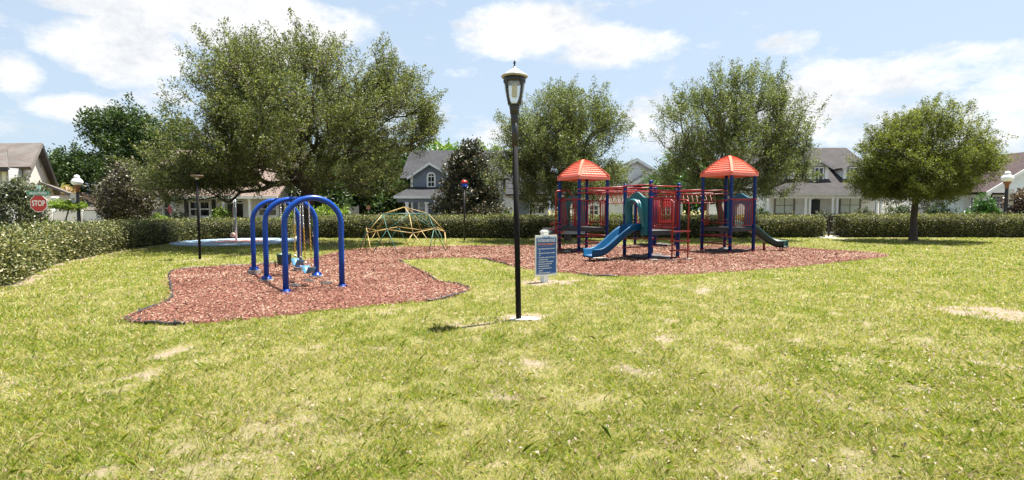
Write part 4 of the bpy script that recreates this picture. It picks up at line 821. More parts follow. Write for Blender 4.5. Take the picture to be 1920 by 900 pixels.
# lower right wing with a pale wall
xw = P(942, 390, 40).x; xw2 = P(966, 390, 40).x; xw3 = P(992, 390, 41).x
part(t, 'side_wing', mat('pale_lilac_wall', (.6, .6, .64), .8, .05, 3), lambda m: m.box((xR + .02, 40, 0), (xw2, 46, 2.95)))
part(t, 'rear_wing', SID_BLUE, lambda m: m.box((xw2 + .01, 40.6, 0), (xw3, 46, 2.9)))
part(t, 'wing_roof', SH_BLUE, lambda m: gable_roof_x(m, xR + .6, xw3, 40, 46, 2.97, 4.6, .3, .14))
window(t, (958, 379), (962, 392), 40, .07, 1, 2, None, None, False)

# ---- white double gable house in the middle
Yw = 40.0; x0 = P(998, 390, Yw).x; x1 = P(1279, 390, Yw).x
t = thing('house', 'white house with two overlapping gables between the two orange canopies', 'house', (x0, Yw, 0))
gl, gr_ = P(1168, 355, Yw).x, P(1279, 355, Yw).x; gz = P(1226, 355, Yw).z; ga = P(1226, 318, Yw).z; gx_ = P(1226, 318, Yw).x
bl_, br_ = P(1098, 355, Yw + 2).x, P(1285, 355, Yw + 2).x; bz = P(1190, 352, Yw + 2).z; ba = P(1193, 297, Yw + 2).z; bx_ = P(1193, 297, Yw + 2).x
part(t, 'wall', STUCCOW, lambda m: (m.box((P(1082, 390, Yw).x, Yw, 0), (x1, 50, gz)), m.box((x0, Yw + 1, 0), (P(1030, 390, Yw).x, 50, gz - .3)), m.poly([(gl, Yw, gz), (gr_, Yw, gz), (gx_, Yw, ga - .1)], (0, 2, 0)), m.poly([(bl_, Yw + 2, gz), (br_, Yw + 2, gz), (bx_, Yw + 2, ba - .1)], (0, 3, 0))))
part(t, 'roof', SH_BLUE, lambda m: (gable_roof_y(m, gl, gr_, Yw, Yw + 4, gz, ga, .3, .14, gx_), gable_roof_y(m, bl_, br_, Yw + 2, 50, bz, ba, .3, .14, bx_), m.slab([(gl - .5, Yw - .5, gz - .05), (gr_ + .5, Yw - .5, gz - .05), (gr_ + .2, Yw - .004, gz + .3), (gl - .2, Yw - .004, gz + .3)], .1), m.slab([(x0 - .3, Yw - .4, gz - .35), (gl - .5, Yw - .4, gz - .35), (gl - .5, Yw + 4, gz + 1.6), (x0 - .3, Yw + 4, gz + 1.6)], .14)))
rakes(t, gl, gx_, gr_, Yw - .345, gz, ga, .26, .3); rakes(t, bl_, bx_, br_, Yw + 1.655, bz, ba, .26, .3)
window(t, (1104, 384), (1123, 404), Yw, .1, 2, 2); window(t, (1238, 383), (1258, 404), Yw, .1, 2, 2)
window(t, (1008, 385), (1022, 402), Yw + 1, .1, 2, 1)
part(t, 'corner_board', TRIM, lambda m: m.box((x1 - .12, Yw - .04, 0), (x1 + .03, Yw + .1, gz - .2)))
part(t, 'carport_post', TRIM, lambda m: m.box((P(1033, 390, Yw - 1).x, Yw - 1, 0), (P(1037, 390, Yw - 1).x, Yw - .8, gz - .35)))

# ---- tan roofed house on the left
Yw = 36.0; x0 = P(272, 390, Yw).x; x1 = P(528, 390, Yw).x; ze = P(400, 368, Yw - 1.2).z; Yr = 40; zr = P(400, 281, Yr).z
t = thing('house', 'white house with a broad tan shingle roof and black shutters behind the largest oak', 'house', (x0, Yw, 0))
part(t, 'wall', SID_CREAM, lambda m: (m.box((x0, Yw, 0), (x1, 43, ze)), m.poly([(x0, Yw, ze), (x0, 43, ze), (x0, Yr, zr - .25)], (.2, 0, 0)), m.poly([(x1, Yw, ze), (x1, 43, ze), (x1, Yr, zr - .25)], (-.2, 0, 0))))
part(t, 'roof', SH_TAN, lambda m: (m.slab([(x0 - .4, Yw - 1.4, ze), (x1 + .4, Yw - 1.4, ze), (x1 + .4, Yr, zr), (x0 - .4, Yr, zr)], .15), m.slab([(x1 + .4, 43.4, ze), (x0 - .4, 43.4, ze), (x0 - .4, Yr, zr), (x1 + .4, Yr, zr)], .15)))
part(t, 'gutter', TRIM, lambda m: m.box((x0 - .4, Yw - 1.5, ze - .17), (x1 + .4, Yw - 1.41, ze - .01)))
part(t, 'porch_floor', FLOORC, lambda m: m.box((x0, Yw - 1.4, 0), (x1, Yw - .004, .15)))
xdm, zdm = xz(440, 300, 38.5); 
dm = part(t, 'dormer', SID_WHITE, lambda m: m.poly([(xdm - 1, 38.5, 3.9), (xdm + 1, 38.5, 3.9), (xdm + 1, 38.5, 5.0), (xdm, 38.5, 5.7), (xdm - 1, 38.5, 5.0)], (0, 2.5, 0)))
part(dm, 'dormer_roof', SH_TAN, lambda m: gable_roof_y(m, xdm - 1, xdm + 1, 38.5, 41.2, 5.0, 5.8, .25, .1))
for px in (325, 420, 469): column(t, px, Yw - 1.1, ze - .17, .16)
window(t, (288, 375), (308, 405), Yw, .09, 3, 4, None, None, True, 'window', .03); window(t, (355, 377), (396, 407), Yw, .1, 2, 2, None, None, True, 'window', .06); window(t, (484, 378), (521, 406), Yw, .09, 2, 2)
for px in (310, 346, 397.5, 524): part(t, 'shutter', SHUT, lambda m: [m.box((P(px, 390, Yw).x, Yw - .045, P(px, 408, Yw).z), (P(px + 7.5, 390, Yw).x, Yw + .005, P(px, 375, Yw).z))] + [m.box((P(px, 390, Yw).x + .04, Yw - .06, P(px, 408, Yw).z + .1 + i * .115), (P(px + 7.5, 390, Yw).x - .04, Yw - .04, P(px, 408, Yw).z + .17 + i * .115)) for i in range(9)])
a = xz(427, 382, Yw); b = xz(456, 408, Yw)
d_ = part(t, 'door', DOORBLK, lambda m: (m.box((a[0], Yw - .05, .15), ((a[0] + b[0]) / 2 - .012, Yw + .01, a[1])), m.box(((a[0] + b[0]) / 2 + .012, Yw - .05, .15), (b[0], Yw + .01, a[1]))))
part(d_, 'handle', GALV, lambda m: (m.box(((a[0] + b[0]) / 2 - .09, Yw - .1, 1.1), ((a[0] + b[0]) / 2 - .05, Yw - .05, 1.3)),))
window(t, (427, 375), (456, 381), Yw, .06, 3, 1, None, None, False, 'transom')
wx, wz = xz(440, 392, Yw - .08); wr = thing('wreath', 'red wreath hanging on the black double door of the tan roofed house', 'wreath', (wx, Yw - .08, wz))
r_ = random.Random(4); mb = MB()
for k in range(60): a_ = r_.uniform(0, 6.28); q = r_.uniform(.13, .22); c = Vector((wx + q * math.cos(a_), Yw - .08 + r_.uniform(-.03, .03), wz + q * math.sin(a_))); mb.add([c + Vector((r_.uniform(-.05, .05), r_.uniform(-.02, .02), r_.uniform(-.05, .05))) for _ in range(3)], [(0, 1, 2)])
mb.tube([(wx + .18 * math.cos(k * .524), Yw - .07, wz + .18 * math.sin(k * .524)) for k in range(12)], .03, 6, closed=True)
mb.build('ring', mat('wreath_red', (.3, .03, .06), .7, .4, 9), wr)
fx, fz = xz(321, 393, Yw - 1.3); fl = thing('flag', 'small red and white flag on a porch column of the tan roofed house', 'flag', (fx, Yw - 1.3, fz))
part(fl, 'pole', WHITE, lambda m: m.tube([(fx + .25, Yw - 1.25, fz - .25), (fx - .1, Yw - 1.35, fz + .4)], .012, 6))
part(fl, 'cloth', mat('flag_cloth', (.5, .12, .13), .8, .6, 7), lambda m: m.poly([(fx - .08, Yw - 1.34, fz + .38), (fx + .1, Yw - 1.3, fz + .02), (fx - .12, Yw - 1.28, fz - .32), (fx - .26, Yw - 1.33, fz + .0)], (0, .01, 0)))

# ---- gabled house at the left edge (gable end turned towards the park)
p0 = P(50, 390, 31.0); p2 = P(106, 390, 40.0); p1 = P(73, 390, 34.2)
z0, zA, z2 = P(52, 309, 31).z, P(73, 268, 34.2).z, P(106, 366, 40).z
t = thing('house', 'cream gabled house with a brown roof behind the stop sign', 'house', (p0.x, p0.y, 0))
away = Vector((-.82, -.30, 0)) * 14; A2 = Vector((0, 0, 0))
ax = Vector((-1, 0.05, 0)) * 16
def Q(p, z): return Vector((p.x, p.y, z))
part(t, 'wall', STUCCO, lambda m: m.poly([Q(p0, 0), Q(p2, 0), Q(p2, z2 - .1), Q(p1, zA - .12), Q(p0, z0 - .1)], ax))
part(t, 'front_wall', SID_GREY, lambda m: m.box((p0.x - 9, p0.y - .9, 0), (p0.x - .1, p0.y - .06, z0 - .25)))
part(t, 'corner_board', TRIM, lambda m: m.box((P(12, 390, 30.1).x - .1, p0.y - .95, 0), (P(12, 390, 30.1).x + .12, p0.y - .9, z0 - .3)))
def left_roof(m):
    e = (p0 - p1); e.z = 0; e.normalize(); e2 = (p2 - p1); e2.z = 0; e2.normalize(); o = -ax.normalized() * .45; s0 = (zA - z0) / (p0 - p1).xy.length; s2 = (zA - z2) / (p2 - p1).xy.length
    b0 = Q(p0, z0) + e * .3 - Vector((0, 0, .3 * s0)); b2 = Q(p2, z2) + e2 * .3 - Vector((0, 0, .3 * s2)); top = Q(p1, zA)
    m.slab([b0 + o, top + o, top + ax, b0 + ax], .2); m.slab([b2 + o, b2 + ax, top + ax, top + o], .2)
part(t, 'roof', SH_BROWN, left_roof)
part(t, 'lower_roof', SH_BROWN, lambda m: m.slab([Q(p0, z0 - .15) + Vector((.5, -1.5, -.1)), Q(p0, z0 + 1.3) + Vector((-2.6, 1.6, .0)), Q(p0, z0 + 1.3) + Vector((-9, 1.6, 0)), Q(p0, z0 - .15) + Vector((-9, -1.5, -.1))], .18))
part(t, 'lower_fascia', DKFASC, lambda m: m.beam(Q(p0, z0 - .33) + Vector((.5, -1.55, -.1)), Q(p0, z0 - .33) + Vector((-9, -1.55, -.1)), .06, .2))
def left_rake(m):
    e2 = (p2 - p1); s2 = (zA - z2) / e2.xy.length; e2.z = 0; e2.normalize(); o = -ax.normalized() * .48; e0 = (p0 - p1); s0 = (zA - z0) / e0.xy.length; e0.z = 0; e0.normalize()
    m.beam(Q(p1, zA - .2) + o, Q(p2, z2 - .2) + e2 * .3 + o - Vector((0, 0, .3 * s2)), .07, .36)
part(t, 'rake_board', DKFASC, left_rake)
vc = Q(p1, 0) + (p0 - p1).xy.to_3d() * -.35; vz = P(67, 300, vc.y).z; wd = (p2 - p0).xy.to_3d().normalized(); nn = Vector((wd.y, -wd.x, 0)); nn = nn if nn.dot(-vc) > 0 else -nn
part(t, 'attic_vent', mat('vent_grey', (.22, .2, .2), .6, .1, 5), lambda m: m.poly([vc + nn * .03 + wd * (.42 * math.cos(k * .393)) + Vector((0, 0, vz + .55 * math.sin(k * .393))) for k in range(16)], -nn * .04))
q0 = p0 + (p2 - p0) * .42; q2 = p0 + (p2 - p0) * .7
part(t, 'side_wing', STUCCO, lambda m: m.poly([Q(q0, 0), Q(q2, 0), Q(q2, 2.6), Q(q0, 2.6)], nn * 1.6))
part(t, 'wing_roof', SH_BROWN, lambda m: m.slab([Q(q0, 2.55) + nn * 1.95 - wd * .3, Q(q2, 2.55) + nn * 1.95 + wd * .3, Q(q2, 3.5) + nn * .02 + wd * .3, Q(q0, 3.5) + nn * .02 - wd * .3], .14))

# ---- small peach house far behind
Yw = 56; a = P(140, 390, Yw).x; b = P(205, 390, Yw).x; zE = P(170, 381, Yw).z; zR_ = P(160, 361, Yw).z; xr = P(157, 361, Yw).x
t = thing('house', 'small peach house far behind the round lamp and the white fence', 'house', (a, Yw, 0))
part(t, 'wall', PEACH, lambda m: (m.box((a, Yw, 0), (b, 64, zE)), m.poly([(a, Yw, zE), (b, Yw, zE), (xr, Yw, zR_ - .1)], (0, 6, 0))))
part(t, 'roof', SH_TAN, lambda m: gable_roof_y(m, a, b, Yw, 64, zE, zR_, .5, .15, xr))
part(t, 'porch_roof', SH_BROWN, lambda m: m.slab([(a - .4, Yw - 2, zE - .75), (b + .8, Yw - 2, zE - .75), (b + .4, Yw - .01, zE + .1), (a, Yw - .01, zE + .1)], .12))
window(t, (150, 388), (160, 399), Yw, .1, 2, 1)

# ---- last house on the right
Yw = 36.5; Yp = Yw + 3.2; x0 = P(1755, 390, Yw + 2).x; gx0 = P(1848, 390, Yw).x; gx1 = gx0 + 9.2; xr = gx0 + 4.6; ze = P(1848, 354, Yw).z; zr = ze + 4.6 * .62
Yr = 43; zmr = P(1800, 291, Yr).z
t = thing('house', 'pale sided house with a maroon roof and front gable at the right edge', 'house', (gx0, Yw, 0))
part(t, 'wall', SID_MINT, lambda m: (m.box((gx0 + .2, Yp, 0), (gx1, Yr + 7, ze - .05)), m.box((gx0 - 1.9, Yw + 2, 0), (gx0 + .195, Yr + 6.9, ze - .05)), m.poly([(gx0, Yw, ze), (gx1, Yw, ze), (xr, Yw, zr - .12)], (0, 4, 0))))
part(t, 'side_wall', STUCCOW, lambda m: m.box((x0, Yw + 2.6, 0), (gx0 - 1.903, Yr + 6, ze - .1)))
part(t, 'roof', SH_MAROON, lambda m: (gable_roof_y(m, gx0, gx1, Yw, Yr + 1, ze, zr, .35, .15), m.slab([(x0 - .4, Yw + 1.5, ze - .25), (gx1 + 3, Yw + 1.5, ze - .25), (gx1 + 3, Yr, zmr + .1), (gx0 - 2.6, Yr, zmr)], .15), m.slab([(gx1 + 3, Yr + 7, ze - .25), (x0 - .4, Yr + 7, ze - .25), (gx0 - 2.6, Yr, zmr), (gx1 + 3, Yr, zmr + .1)], .15)))
rakes(t, gx0, xr, gx1, Yw - .395, ze, zr, .24, .35)
part(t, 'porch_beam', TRIM, lambda m: m.box((gx0, Yw - .02, ze - .28), (gx1, Yw + .16, ze - .005)))
part(t, 'porch_ceiling', PORCHC, lambda m: m.box((gx0, Yw + .165, ze - .2), (gx1, Yp - .004, ze - .14)))
part(t, 'porch_floor', FLOORC, lambda m: m.box((gx0 + .2, Yw - .2, 0), (gx1, Yp - .004, .2)))
for px in (1850.5, 1902): column(t, px, Yw + .07, ze - .28, .22)
window(t, (1859.5, 366), (1880, 395), Yp, .1, 3, 4); window(t, (1885, 366), (1903, 395), Yp, .1, 3, 4)
part(t, 'shutter', SHUT, lambda m: m.box((P(1853, 390, Yp).x, Yp - .05, P(1853, 397, Yp).z), (P(1858.8, 390, Yp).x, Yp - .003, P(1853, 365, Yp).z)))
for px in (1795, 1820.5): window(t, (px - 2.5, 369), (px + 2.5, 399), Yw + 2.6 if px < 1812 else Yw + 2, .06, 1, 2, None, None, False)
part(t, 'meter_box', mat('meter_grey', (.35, .36, .36), .5, .1, 6), lambda m: (m.box((P(1784.5, 390, Yw + 2.6).x, Yw + 2.45, 1.3), (P(1788.5, 390, Yw + 2.6).x, Yw + 2.597, 1.95)), m.box((P(1781.5, 390, Yw + 2.6).x, Yw + 2.5, 1.2), (P(1784, 390, Yw + 2.6).x, Yw + 2.597, 1.5))))
porch_chair('white porch chair between the round lamp and the cone shrub', 1874, 37.4, WHITE, .62)
# ---- white fences and walls
def vinyl_fence(label, a, b, h, name='vinyl_fence', m=None):
    a, b = Vector(a), Vector(b); L_ = (b - a).length; d = (b - a) / L_; t = thing(name, label, 'fence', (a.x, a.y, 0)); n = max(1, round(L_ / 2.1))
    for i in range(n + 1): p = a + d * (L_ * i / n); part(t, 'post', m or WHITE, lambda q: (q.box((p.x - .065, p.y - .065, 0), (p.x + .065, p.y + .065, h + .06)), q.lathe([(.1, 0), (.1, .03), (.01, .09)], (p.x, p.y, h + .06), 4, False)))
    for i in range(n):
        p = a + d * (L_ * i / n + .07); q_ = a + d * (L_ * (i + 1) / n - .07)
        part(t, 'panel', m or WHITE, lambda q: (q.beam((p.x, p.y, h / 2), (q_.x, q_.y, h / 2), .03, h - .12), q.beam((p.x, p.y, h - .05), (q_.x, q_.y, h - .05), .06, .1), q.beam((p.x, p.y, .1), (q_.x, q_.y, .1), .06, .1)))
    return t
vinyl_fence('white panel fence between the stop sign and the dusty brown magnolia', P(98, 400, 33).xy.to_3d(), P(207, 400, 34).xy.to_3d(), P(150, 395.5, 33.4).z)
wl = thing('garden_wall', 'tall white wall end standing at the left of the white panel fence', 'wall', P(88, 400, 33).xy.to_3d())
part(wl, 'wall_end', STUCCOW, lambda m: m.box((P(78, 400, 33).x, 33, 0), (P(97, 400, 33).x, 33.5, P(88, 371, 33).z)))
part(wl, 'cap', TRIM, lambda m: m.box((P(78, 400, 33).x - .05, 32.95, P(88, 371, 33).z + .002), (P(97, 400, 33).x + .05, 33.55, P(88, 371, 33).z + .1)))
vinyl_fence('short white fence piece glowing behind the foot of the dusty brown magnolia', P(192, 400, 40).xy.to_3d(), P(236, 400, 40).xy.to_3d(), 1.45)
vinyl_fence('white fence seen between the posts of the right canopy tower', P(1328, 400, 41).xy.to_3d(), P(1372, 400, 41).xy.to_3d(), P(1345, 383, 41).z)
vinyl_fence('grey wood fence far behind the swings under the largest oak', P(636, 400, 47).xy.to_3d(), P(672, 400, 47).xy.to_3d(), P(650, 387.5, 47).z, 'wood_fence', mat('grey_wood', (.3, .3, .31), .8, .15, 5))
# ------------------------------------------------------------------ play structure
ps = thing('play_structure', 'red and blue climbing structure with two orange canopies, slides and overhead ladders', 'playground', (5.4, 18.8, 0))
AZ = R(17)
dF = Vector((-math.sin(AZ), -math.cos(AZ), 0)); dR = Vector((math.cos(AZ), -math.sin(AZ), 0))
class Deck:
    def __init__(s, cx, cy, h, zt): s.c = Vector((cx, cy, 0)); s.h = h; s.F = s.c + dF * h; s.B = s.c - dF * h; s.R = s.c + dR * h; s.L = s.c - dR * h; s.zt = zt
DZ = .93
D_left = Deck(2.69, 19.2, .90, 2.9); D_right = Deck(8.13, 19.1, .90, 2.9); D_front = Deck(4.53, 16.5, .84, 2.45); D_rear = Deck(6.28, 22.2, .86, 2.48)
def at_z(p, z): return Vector((p.x, p.y, z))
def post(p, top, cap=True, foot=True):
    mb = MB(); pr = [(.06, .04), (.06, top - .06)] + ([(.056, top - .03), (.042, top - .01), (.02, top), (.002, top + .003)] if cap else [(.06, top)])
    mb.lathe(pr, (p.x, p.y, 0), 14); o = mb.build('post', POSTBLUE, ps)
    mb = MB(); mb.lathe([(.068, .03), (.068, .1), (.062, .105)], (p.x, p.y, 0), 14); mb.build('collar', RED, o)
    if foot:
        mb = MB(); r_ = random.Random(int(p.x * 97 + p.y * 31)); n = 9
        pts = [(p.x + (.16 + r_.uniform(-.03, .05)) * math.cos(6.283 * k / n), p.y + (.16 + r_.uniform(-.03, .05)) * math.sin(6.283 * k / n)) for k in range(n)]
        mb.poly([(x, y, -.03) for x, y in pts], (0, 0, .075)); mb.build('footing', CONC, o)
    return o
for D in (D_left, D_right):
    for p in (D.F, D.R, D.B, D.L): post(p, 2.93 if D is D_right else 2.8, False)
for D in (D_front, D_rear):
    for p in (D.F, D.R, D.B, D.L): post(p, D.zt + (.06 if p is D.F else 0))
def clamp(mb, p, z): mb.lathe([(.068, -.02), (.072, 0), (.068, .02)], (p.x, p.y, z), 12)
def deck(D):
    mb = MB(); c = [D.c + (p - D.c) * .965 for p in (D.F, D.R, D.B, D.L)]
    mb.poly([at_z(p, DZ - .05) for p in c], (0, 0, .06))
    for a, b in zip(c, c[1:] + c[:1]): mb.beam(at_z(a, DZ - .09), at_z(b, DZ - .09), .05, .075)
    mb.build('deck', DECK, ps)
for D in (D_left, D_right, D_front, D_rear): deck(D)
def canopy(D, ov, zb):
    band = .1; hh = .74
    cs = [D.c + (p - D.c) * ov for p in (D.F, D.R, D.B, D.L)]
    def prof(v): return zb + band + (hh - band) * (1 - (1 - v) ** 1.55)     # v 0 at eave, 1 at apex
    nv, nu = 10, 8; mb = MB()
    for k in range(4):
        a, b = cs[k], cs[(k + 1) % 4]; g = []
        for i in range(nv + 1):
            v = i / nv
            for j in range(nu + 1):
                u = j / nu; p = (a + (b - a) * u); q = D.c + (p - D.c) * (1 - v * .985); g.append((q.x, q.y, prof(v)))
        mb.add(g, [(i * (nu + 1) + j, i * (nu + 1) + j + 1, (i + 1) * (nu + 1) + j + 1, (i + 1) * (nu + 1) + j) for i in range(nv) for j in range(nu)], True)
        # raised scale tiles
        m_out = ((a + b) / 2 - D.c); m_out.z = 0; m_out.normalize()
        rows = 9
        for i in range(rows):
            v0 = .06 + .84 * i / rows; v1 = v0 + .84 / rows * .98; cols = max(2, int(round(9 * (1 - v0) * 1.0)))
            for j in range(cols):
                um = .07; sh = .5 / cols if i % 2 else 0
                u0 = um + (1 - 2 * um) * (j / cols) + .008; u1 = um + (1 - 2 * um) * ((j + 1) / cols) - .008
                def pt(u, v, lift):
                    p = a + (b - a) * u; q = D.c + (p - D.c) * (1 - v * .985); return (q.x + m_out.x * lift * .6, q.y + m_out.y * lift * .6, prof(v) + lift)
                mb.add([pt(u0, v0 + .012, .026), pt((u0 + u1) / 2, v0, .028), pt(u1, v0 + .012, .026), pt(u1, v1, .004), pt(u0, v1, .004), pt(u0, v0 + .012, .0), pt((u0 + u1) / 2, v0, .0), pt(u1, v0 + .012, .0)],
                       [(0, 1, 2, 3, 4), (5, 6, 1, 0), (6, 7, 2, 1), (7, 3, 2), (4, 5, 0)])
    o = mb.build('canopy', CANOPY, ps)
    mb = MB()
    for k in range(4):
        a, b = cs[k], cs[(k + 1) % 4]; ca, cb = D.c + (a - D.c) * 1.02, D.c + (b - D.c) * 1.02
        ia, ib = D.c + (a - D.c) * .93, D.c + (b - D.c) * .93
        mb.add([at_z(ca, zb), at_z(cb, zb), at_z(cb, zb + band + .015), at_z(ca, zb + band + .015), at_z(ia, zb), at_z(ib, zb), at_z(ia, zb + band), at_z(ib, zb + band)], [(0, 1, 2, 3), (4, 5, 1, 0), (6, 7, 5, 4), (3, 2, 7, 6)])
    mb.build('rim', CANOPY, o)
    for k in range(4):
        mb = MB(); a = cs[k]; d = (a - D.c).normalized(); s = Vector((-d.y, d.x, 0)); L_ = (a - D.c).length; vs = []; n = 12
        for i in range(n + 1):
            v = i / n; q = D.c + d * L_ * (1.015 - v * .985); z = prof(v); w = .06
            vs += [at_z(q + s * w, z - .02), at_z(q + s * w * .75, z + .038), at_z(q - s * w * .75, z + .038), at_z(q - s * w, z - .02)]
        mb.add(vs, [(i * 4 + j, i * 4 + j + 1, (i + 1) * 4 + j + 1, (i + 1) * 4 + j) for i in range(n) for j in range(3)]); mb.build('ridge', CANOPYRIB, o)
canopy(D_left, 1.09, 2.70); canopy(D_right, 1.11, 2.83)
def barrier(a, b, z0=1.02, z1=1.95, n=7, r=.017, t0=.08, t1=.92, name='barrier'):
    a, b = Vector(a), Vector(b); p = a + (b - a) * t0; q = a + (b - a) * t1; mb = MB()
    mb.tube(roundrect(p, q, z0, z1, .09), r, 7, closed=True)
    for i in range(1, n + 1):
        w = p + (q - p) * (i / (n + 1)); mb.tube([at_z(w, z0), at_z(w, z1)], r * .75, 6)
    for z in (z0 + .1, z1 - .02): mb.tube([at_z(a, z), at_z(p, z)], r * .8, 6); mb.tube([at_z(q, z), at_z(b, z)], r * .8, 6)
    return mb.build(name, RED, ps)
def rail(a, b, z, r=.022, name='rail'):
    mb = MB(); mb.tube([at_z(a, z), at_z(b, z)], r, 8); clamp(mb, a, z); clamp(mb, b, z); return mb.build(name, RED, ps)
def rungs(a, b, zs=(.63, .34)):
    for z in zs: rail(a, b, z, .02, 'step_bar')
# right tower
barrier(D_right.F, D_right.R, n=9); rail(D_right.F, D_right.R, 1.98)
rungs(D_right.L, D_right.F); rungs(D_right.L, D_right.B)
barrier(D_right.L, D_right.F, n=1, t0=.06, t1=.20); barrier(D_right.L, D_right.B, n=1, t0=.06, t1=.24); barrier(D_right.L, D_right.B, n=1, t0=.72, t1=.94)
for p in (D_right.L, D_right.B):
    mb = MB(); clamp(mb, p, 1.97); clamp(mb, p, 1.2); clamp(mb, p, 2.33); clamp(mb, p, 2.2); mb.build('clamp', RED, ps)
# left tower
rungs(D_left.F, D_left.R); rungs(D_left.R, D_left.B)
barrier(D_left.F, D_left.R, n=2, t0=.06, t1=.3); barrier(D_left.F, D_left.R, n=1, t0=.74, t1=.92)
barrier(D_left.R, D_left.B, n=1, t0=.7, t1=.94); barrier(D_left.R, D_left.B, n=2, t0=.08, t1=.3)
barrier(D_left.L, D_left.F, n=2, t0=.07, t1=.3); barrier(D_left.L, D_left.F, n=2, t0=.68, t1=.93); rail(D_left.L, D_left.F, 1.98)
# coil climber on the left tower
def loop_rail(p, out, zt):
    mb = MB(); q = p + out; mb.tube([at_z(p, zt)] + bez(at_z(p + out * .7, zt), at_z(q, zt), at_z(q, zt - .15), 4) + [at_z(q, .1)], .021, 8); return mb.build('handrail', RED, ps)
nLF = (dF - dR).normalized(); nFR = (dF + dR).normalized(); nRB = (dR - dF).normalized(); nLB = -nFR
cp = D_left.L.lerp(D_left.F, .30) + nLF * .42
mb = MB(); mb.tube([at_z(D_left.L.lerp(D_left.F, .32), 2.3)] + bez(at_z(cp - nLF * .12, 2.3), at_z(cp, 2.3), at_z(cp, 2.18), 4) + [at_z(cp, .04)], .026, 8)
coil = [Vector((cp.x + (.21) * math.cos(a), cp.y + .21 * math.sin(a), .16 + 1.0 * a / (2 * math.pi * 5))) for a in (k * math.pi / 9 for k in range(91))]
mb.tube(coil, .017, 7); mb.build('coil_climber', RED, ps)
mb = MB(); mb.tube([at_z(D_left.L.lerp(D_left.F, .2), 2.33), at_z(D_left.L.lerp(D_left.F, .45), 2.33), at_z(D_left.L.lerp(D_left.F, .8), 1.98), at_z(D_left.L.lerp(D_left.F, .8), 1.0)], .02, 7); mb.build('handrail', RED, ps)
mb = MB(); mb.tube([at_z(D_left.L.lerp(D_left.F, .12), 2.25), at_z(D_left.L.lerp(D_left.F, .36) + nLF * .1, 2.05), at_z(D_left.L.lerp(D_left.F, .40) + nLF * .1, 1.9), at_z(D_left.L.lerp(D_left.F, .4), 1.0)], .02, 7); mb.build('handrail', RED, ps)
# slides
def chute_section(w=.44, wall=.2, t=.022):
    o = [(-w / 2 - .05, wall), (-w / 2 - .03, wall - .05), (-w / 2 - .02, .04), (-w / 2 + .05, -.03), (w / 2 - .05, -.03), (w / 2 + .02, .04), (w / 2 + .03, wall - .05), (w / 2 + .05, wall)]
    i = [(w / 2 + .03, wall + .025), (w / 2 - .0, wall - .01), (w / 2 - .025, .05), (w / 2 - .07, .0), (-w / 2 + .07, .0), (-w / 2 + .025, .05), (-w / 2, wall - .01), (-w / 2 - .03, wall + .025)]
    return o + i
def slide(start, path, m, legs, label=None):
    mb = MB(); sec = chute_section(); mb.sweep(sec, path); n = len(sec); k = len(path); o = len(mb.v) - n * k
    hf = n // 2
    for e, rev in ((0, False), (k - 1, True)):   # close the plastic shell at both ends
        for j in range(hf - 1):
            q = (o + e * n + j, o + e * n + j + 1, o + e * n + n - 2 - j, o + e * n + n - 1 - j); mb.f.append(q if not rev else tuple(reversed(q))); mb.sm.append(False)
    s = mb.build('slide', m, ps)
    if label: s['label'] = label
    # rolled exit lip
    e = Vector(path[-1]); d = (e - Vector(path[-2])).normalized(); sd_ = d.cross(Vector((0, 0, 1))).normalized()
    mb = MB(); mb.tube([e - sd_ * .24 + Vector((0, 0, -.005)), e + sd_ * .24 + Vector((0, 0, -.005))], .035, 8); mb.build('exit_lip', m, s)
    for lp in legs:
        mb = MB(); lp = Vector(lp); mb.tube([(lp.x, lp.y, -.02), lp], .022, 7); mb.lathe([(.07, 0), (.07, .02)], (lp.x, lp.y, .025), 8); mb.build('slide_leg', RED, s)
    return s
def slide_curve(a, out, L_, z0, z1, turn=0.0, n=22):
    pts = []; p = Vector((a.x, a.y, 0)); d = out.copy()
    for i in range(n + 1):
        t = i / n; z = z0 + (z1 - z0) * (1 - (1 - (3 * t * t - 2 * t ** 3)) ** 1.0) if False else 0
        s = t; e = s if s < 0 else s
        f = .5 - .5 * math.cos(math.pi * min(1, max(0, (s - .04) / .86)))
        pts.append(Vector((p.x, p.y, z0 + (z1 - z0) * f)))
        p = p + d * (L_ / n); d = (Matrix.Rotation(turn / n, 3, 'Z') @ d)
    return pts
mF = D_front.L.lerp(D_front.F, .5); pa = slide_curve(mF - nLF * .02, nLF, 1.95, DZ + .03, .19)
ex = pa[-2]; ss = Vector((-nLF.y, nLF.x, 0)) * .16; slide('slide', pa, SLIDEBLUE, [at_z(ex + ss - nLF * .12 * -1 * -1, .14), at_z(ex - ss - nLF * .1, .14)], 'bright blue slide')
mR = D_right.R.lerp(D_right.B, .5); pb = slide_curve(mR - nRB * .02, nRB, 1.85, DZ + .03, .2, R(-78)); 
def leg_of(p, k, z): d = (p[k + 1] - p[k]).xy.to_3d().normalized(); s = Vector((-d.y, d.x, 0)) * .15; return [at_z(p[k] + s, z), at_z(p[k] - s, z)]
slide('slide', pb, SLIDEGREEN, leg_of(pb, 20, .17) + leg_of(pb, 13, .33), 'dark green curving slide')
mL = D_left.L.lerp(D_left.B, .5); pc = slide_curve(mL + nLB * -.02, nLB, 1.75, DZ + .03, .2, R(60)); slide('slide', pc, mat('slide_teal_dark', (.012, .03, .04), .4, .2, 5), leg_of(pc, 20, .17), 'dark slide behind the coil climber')
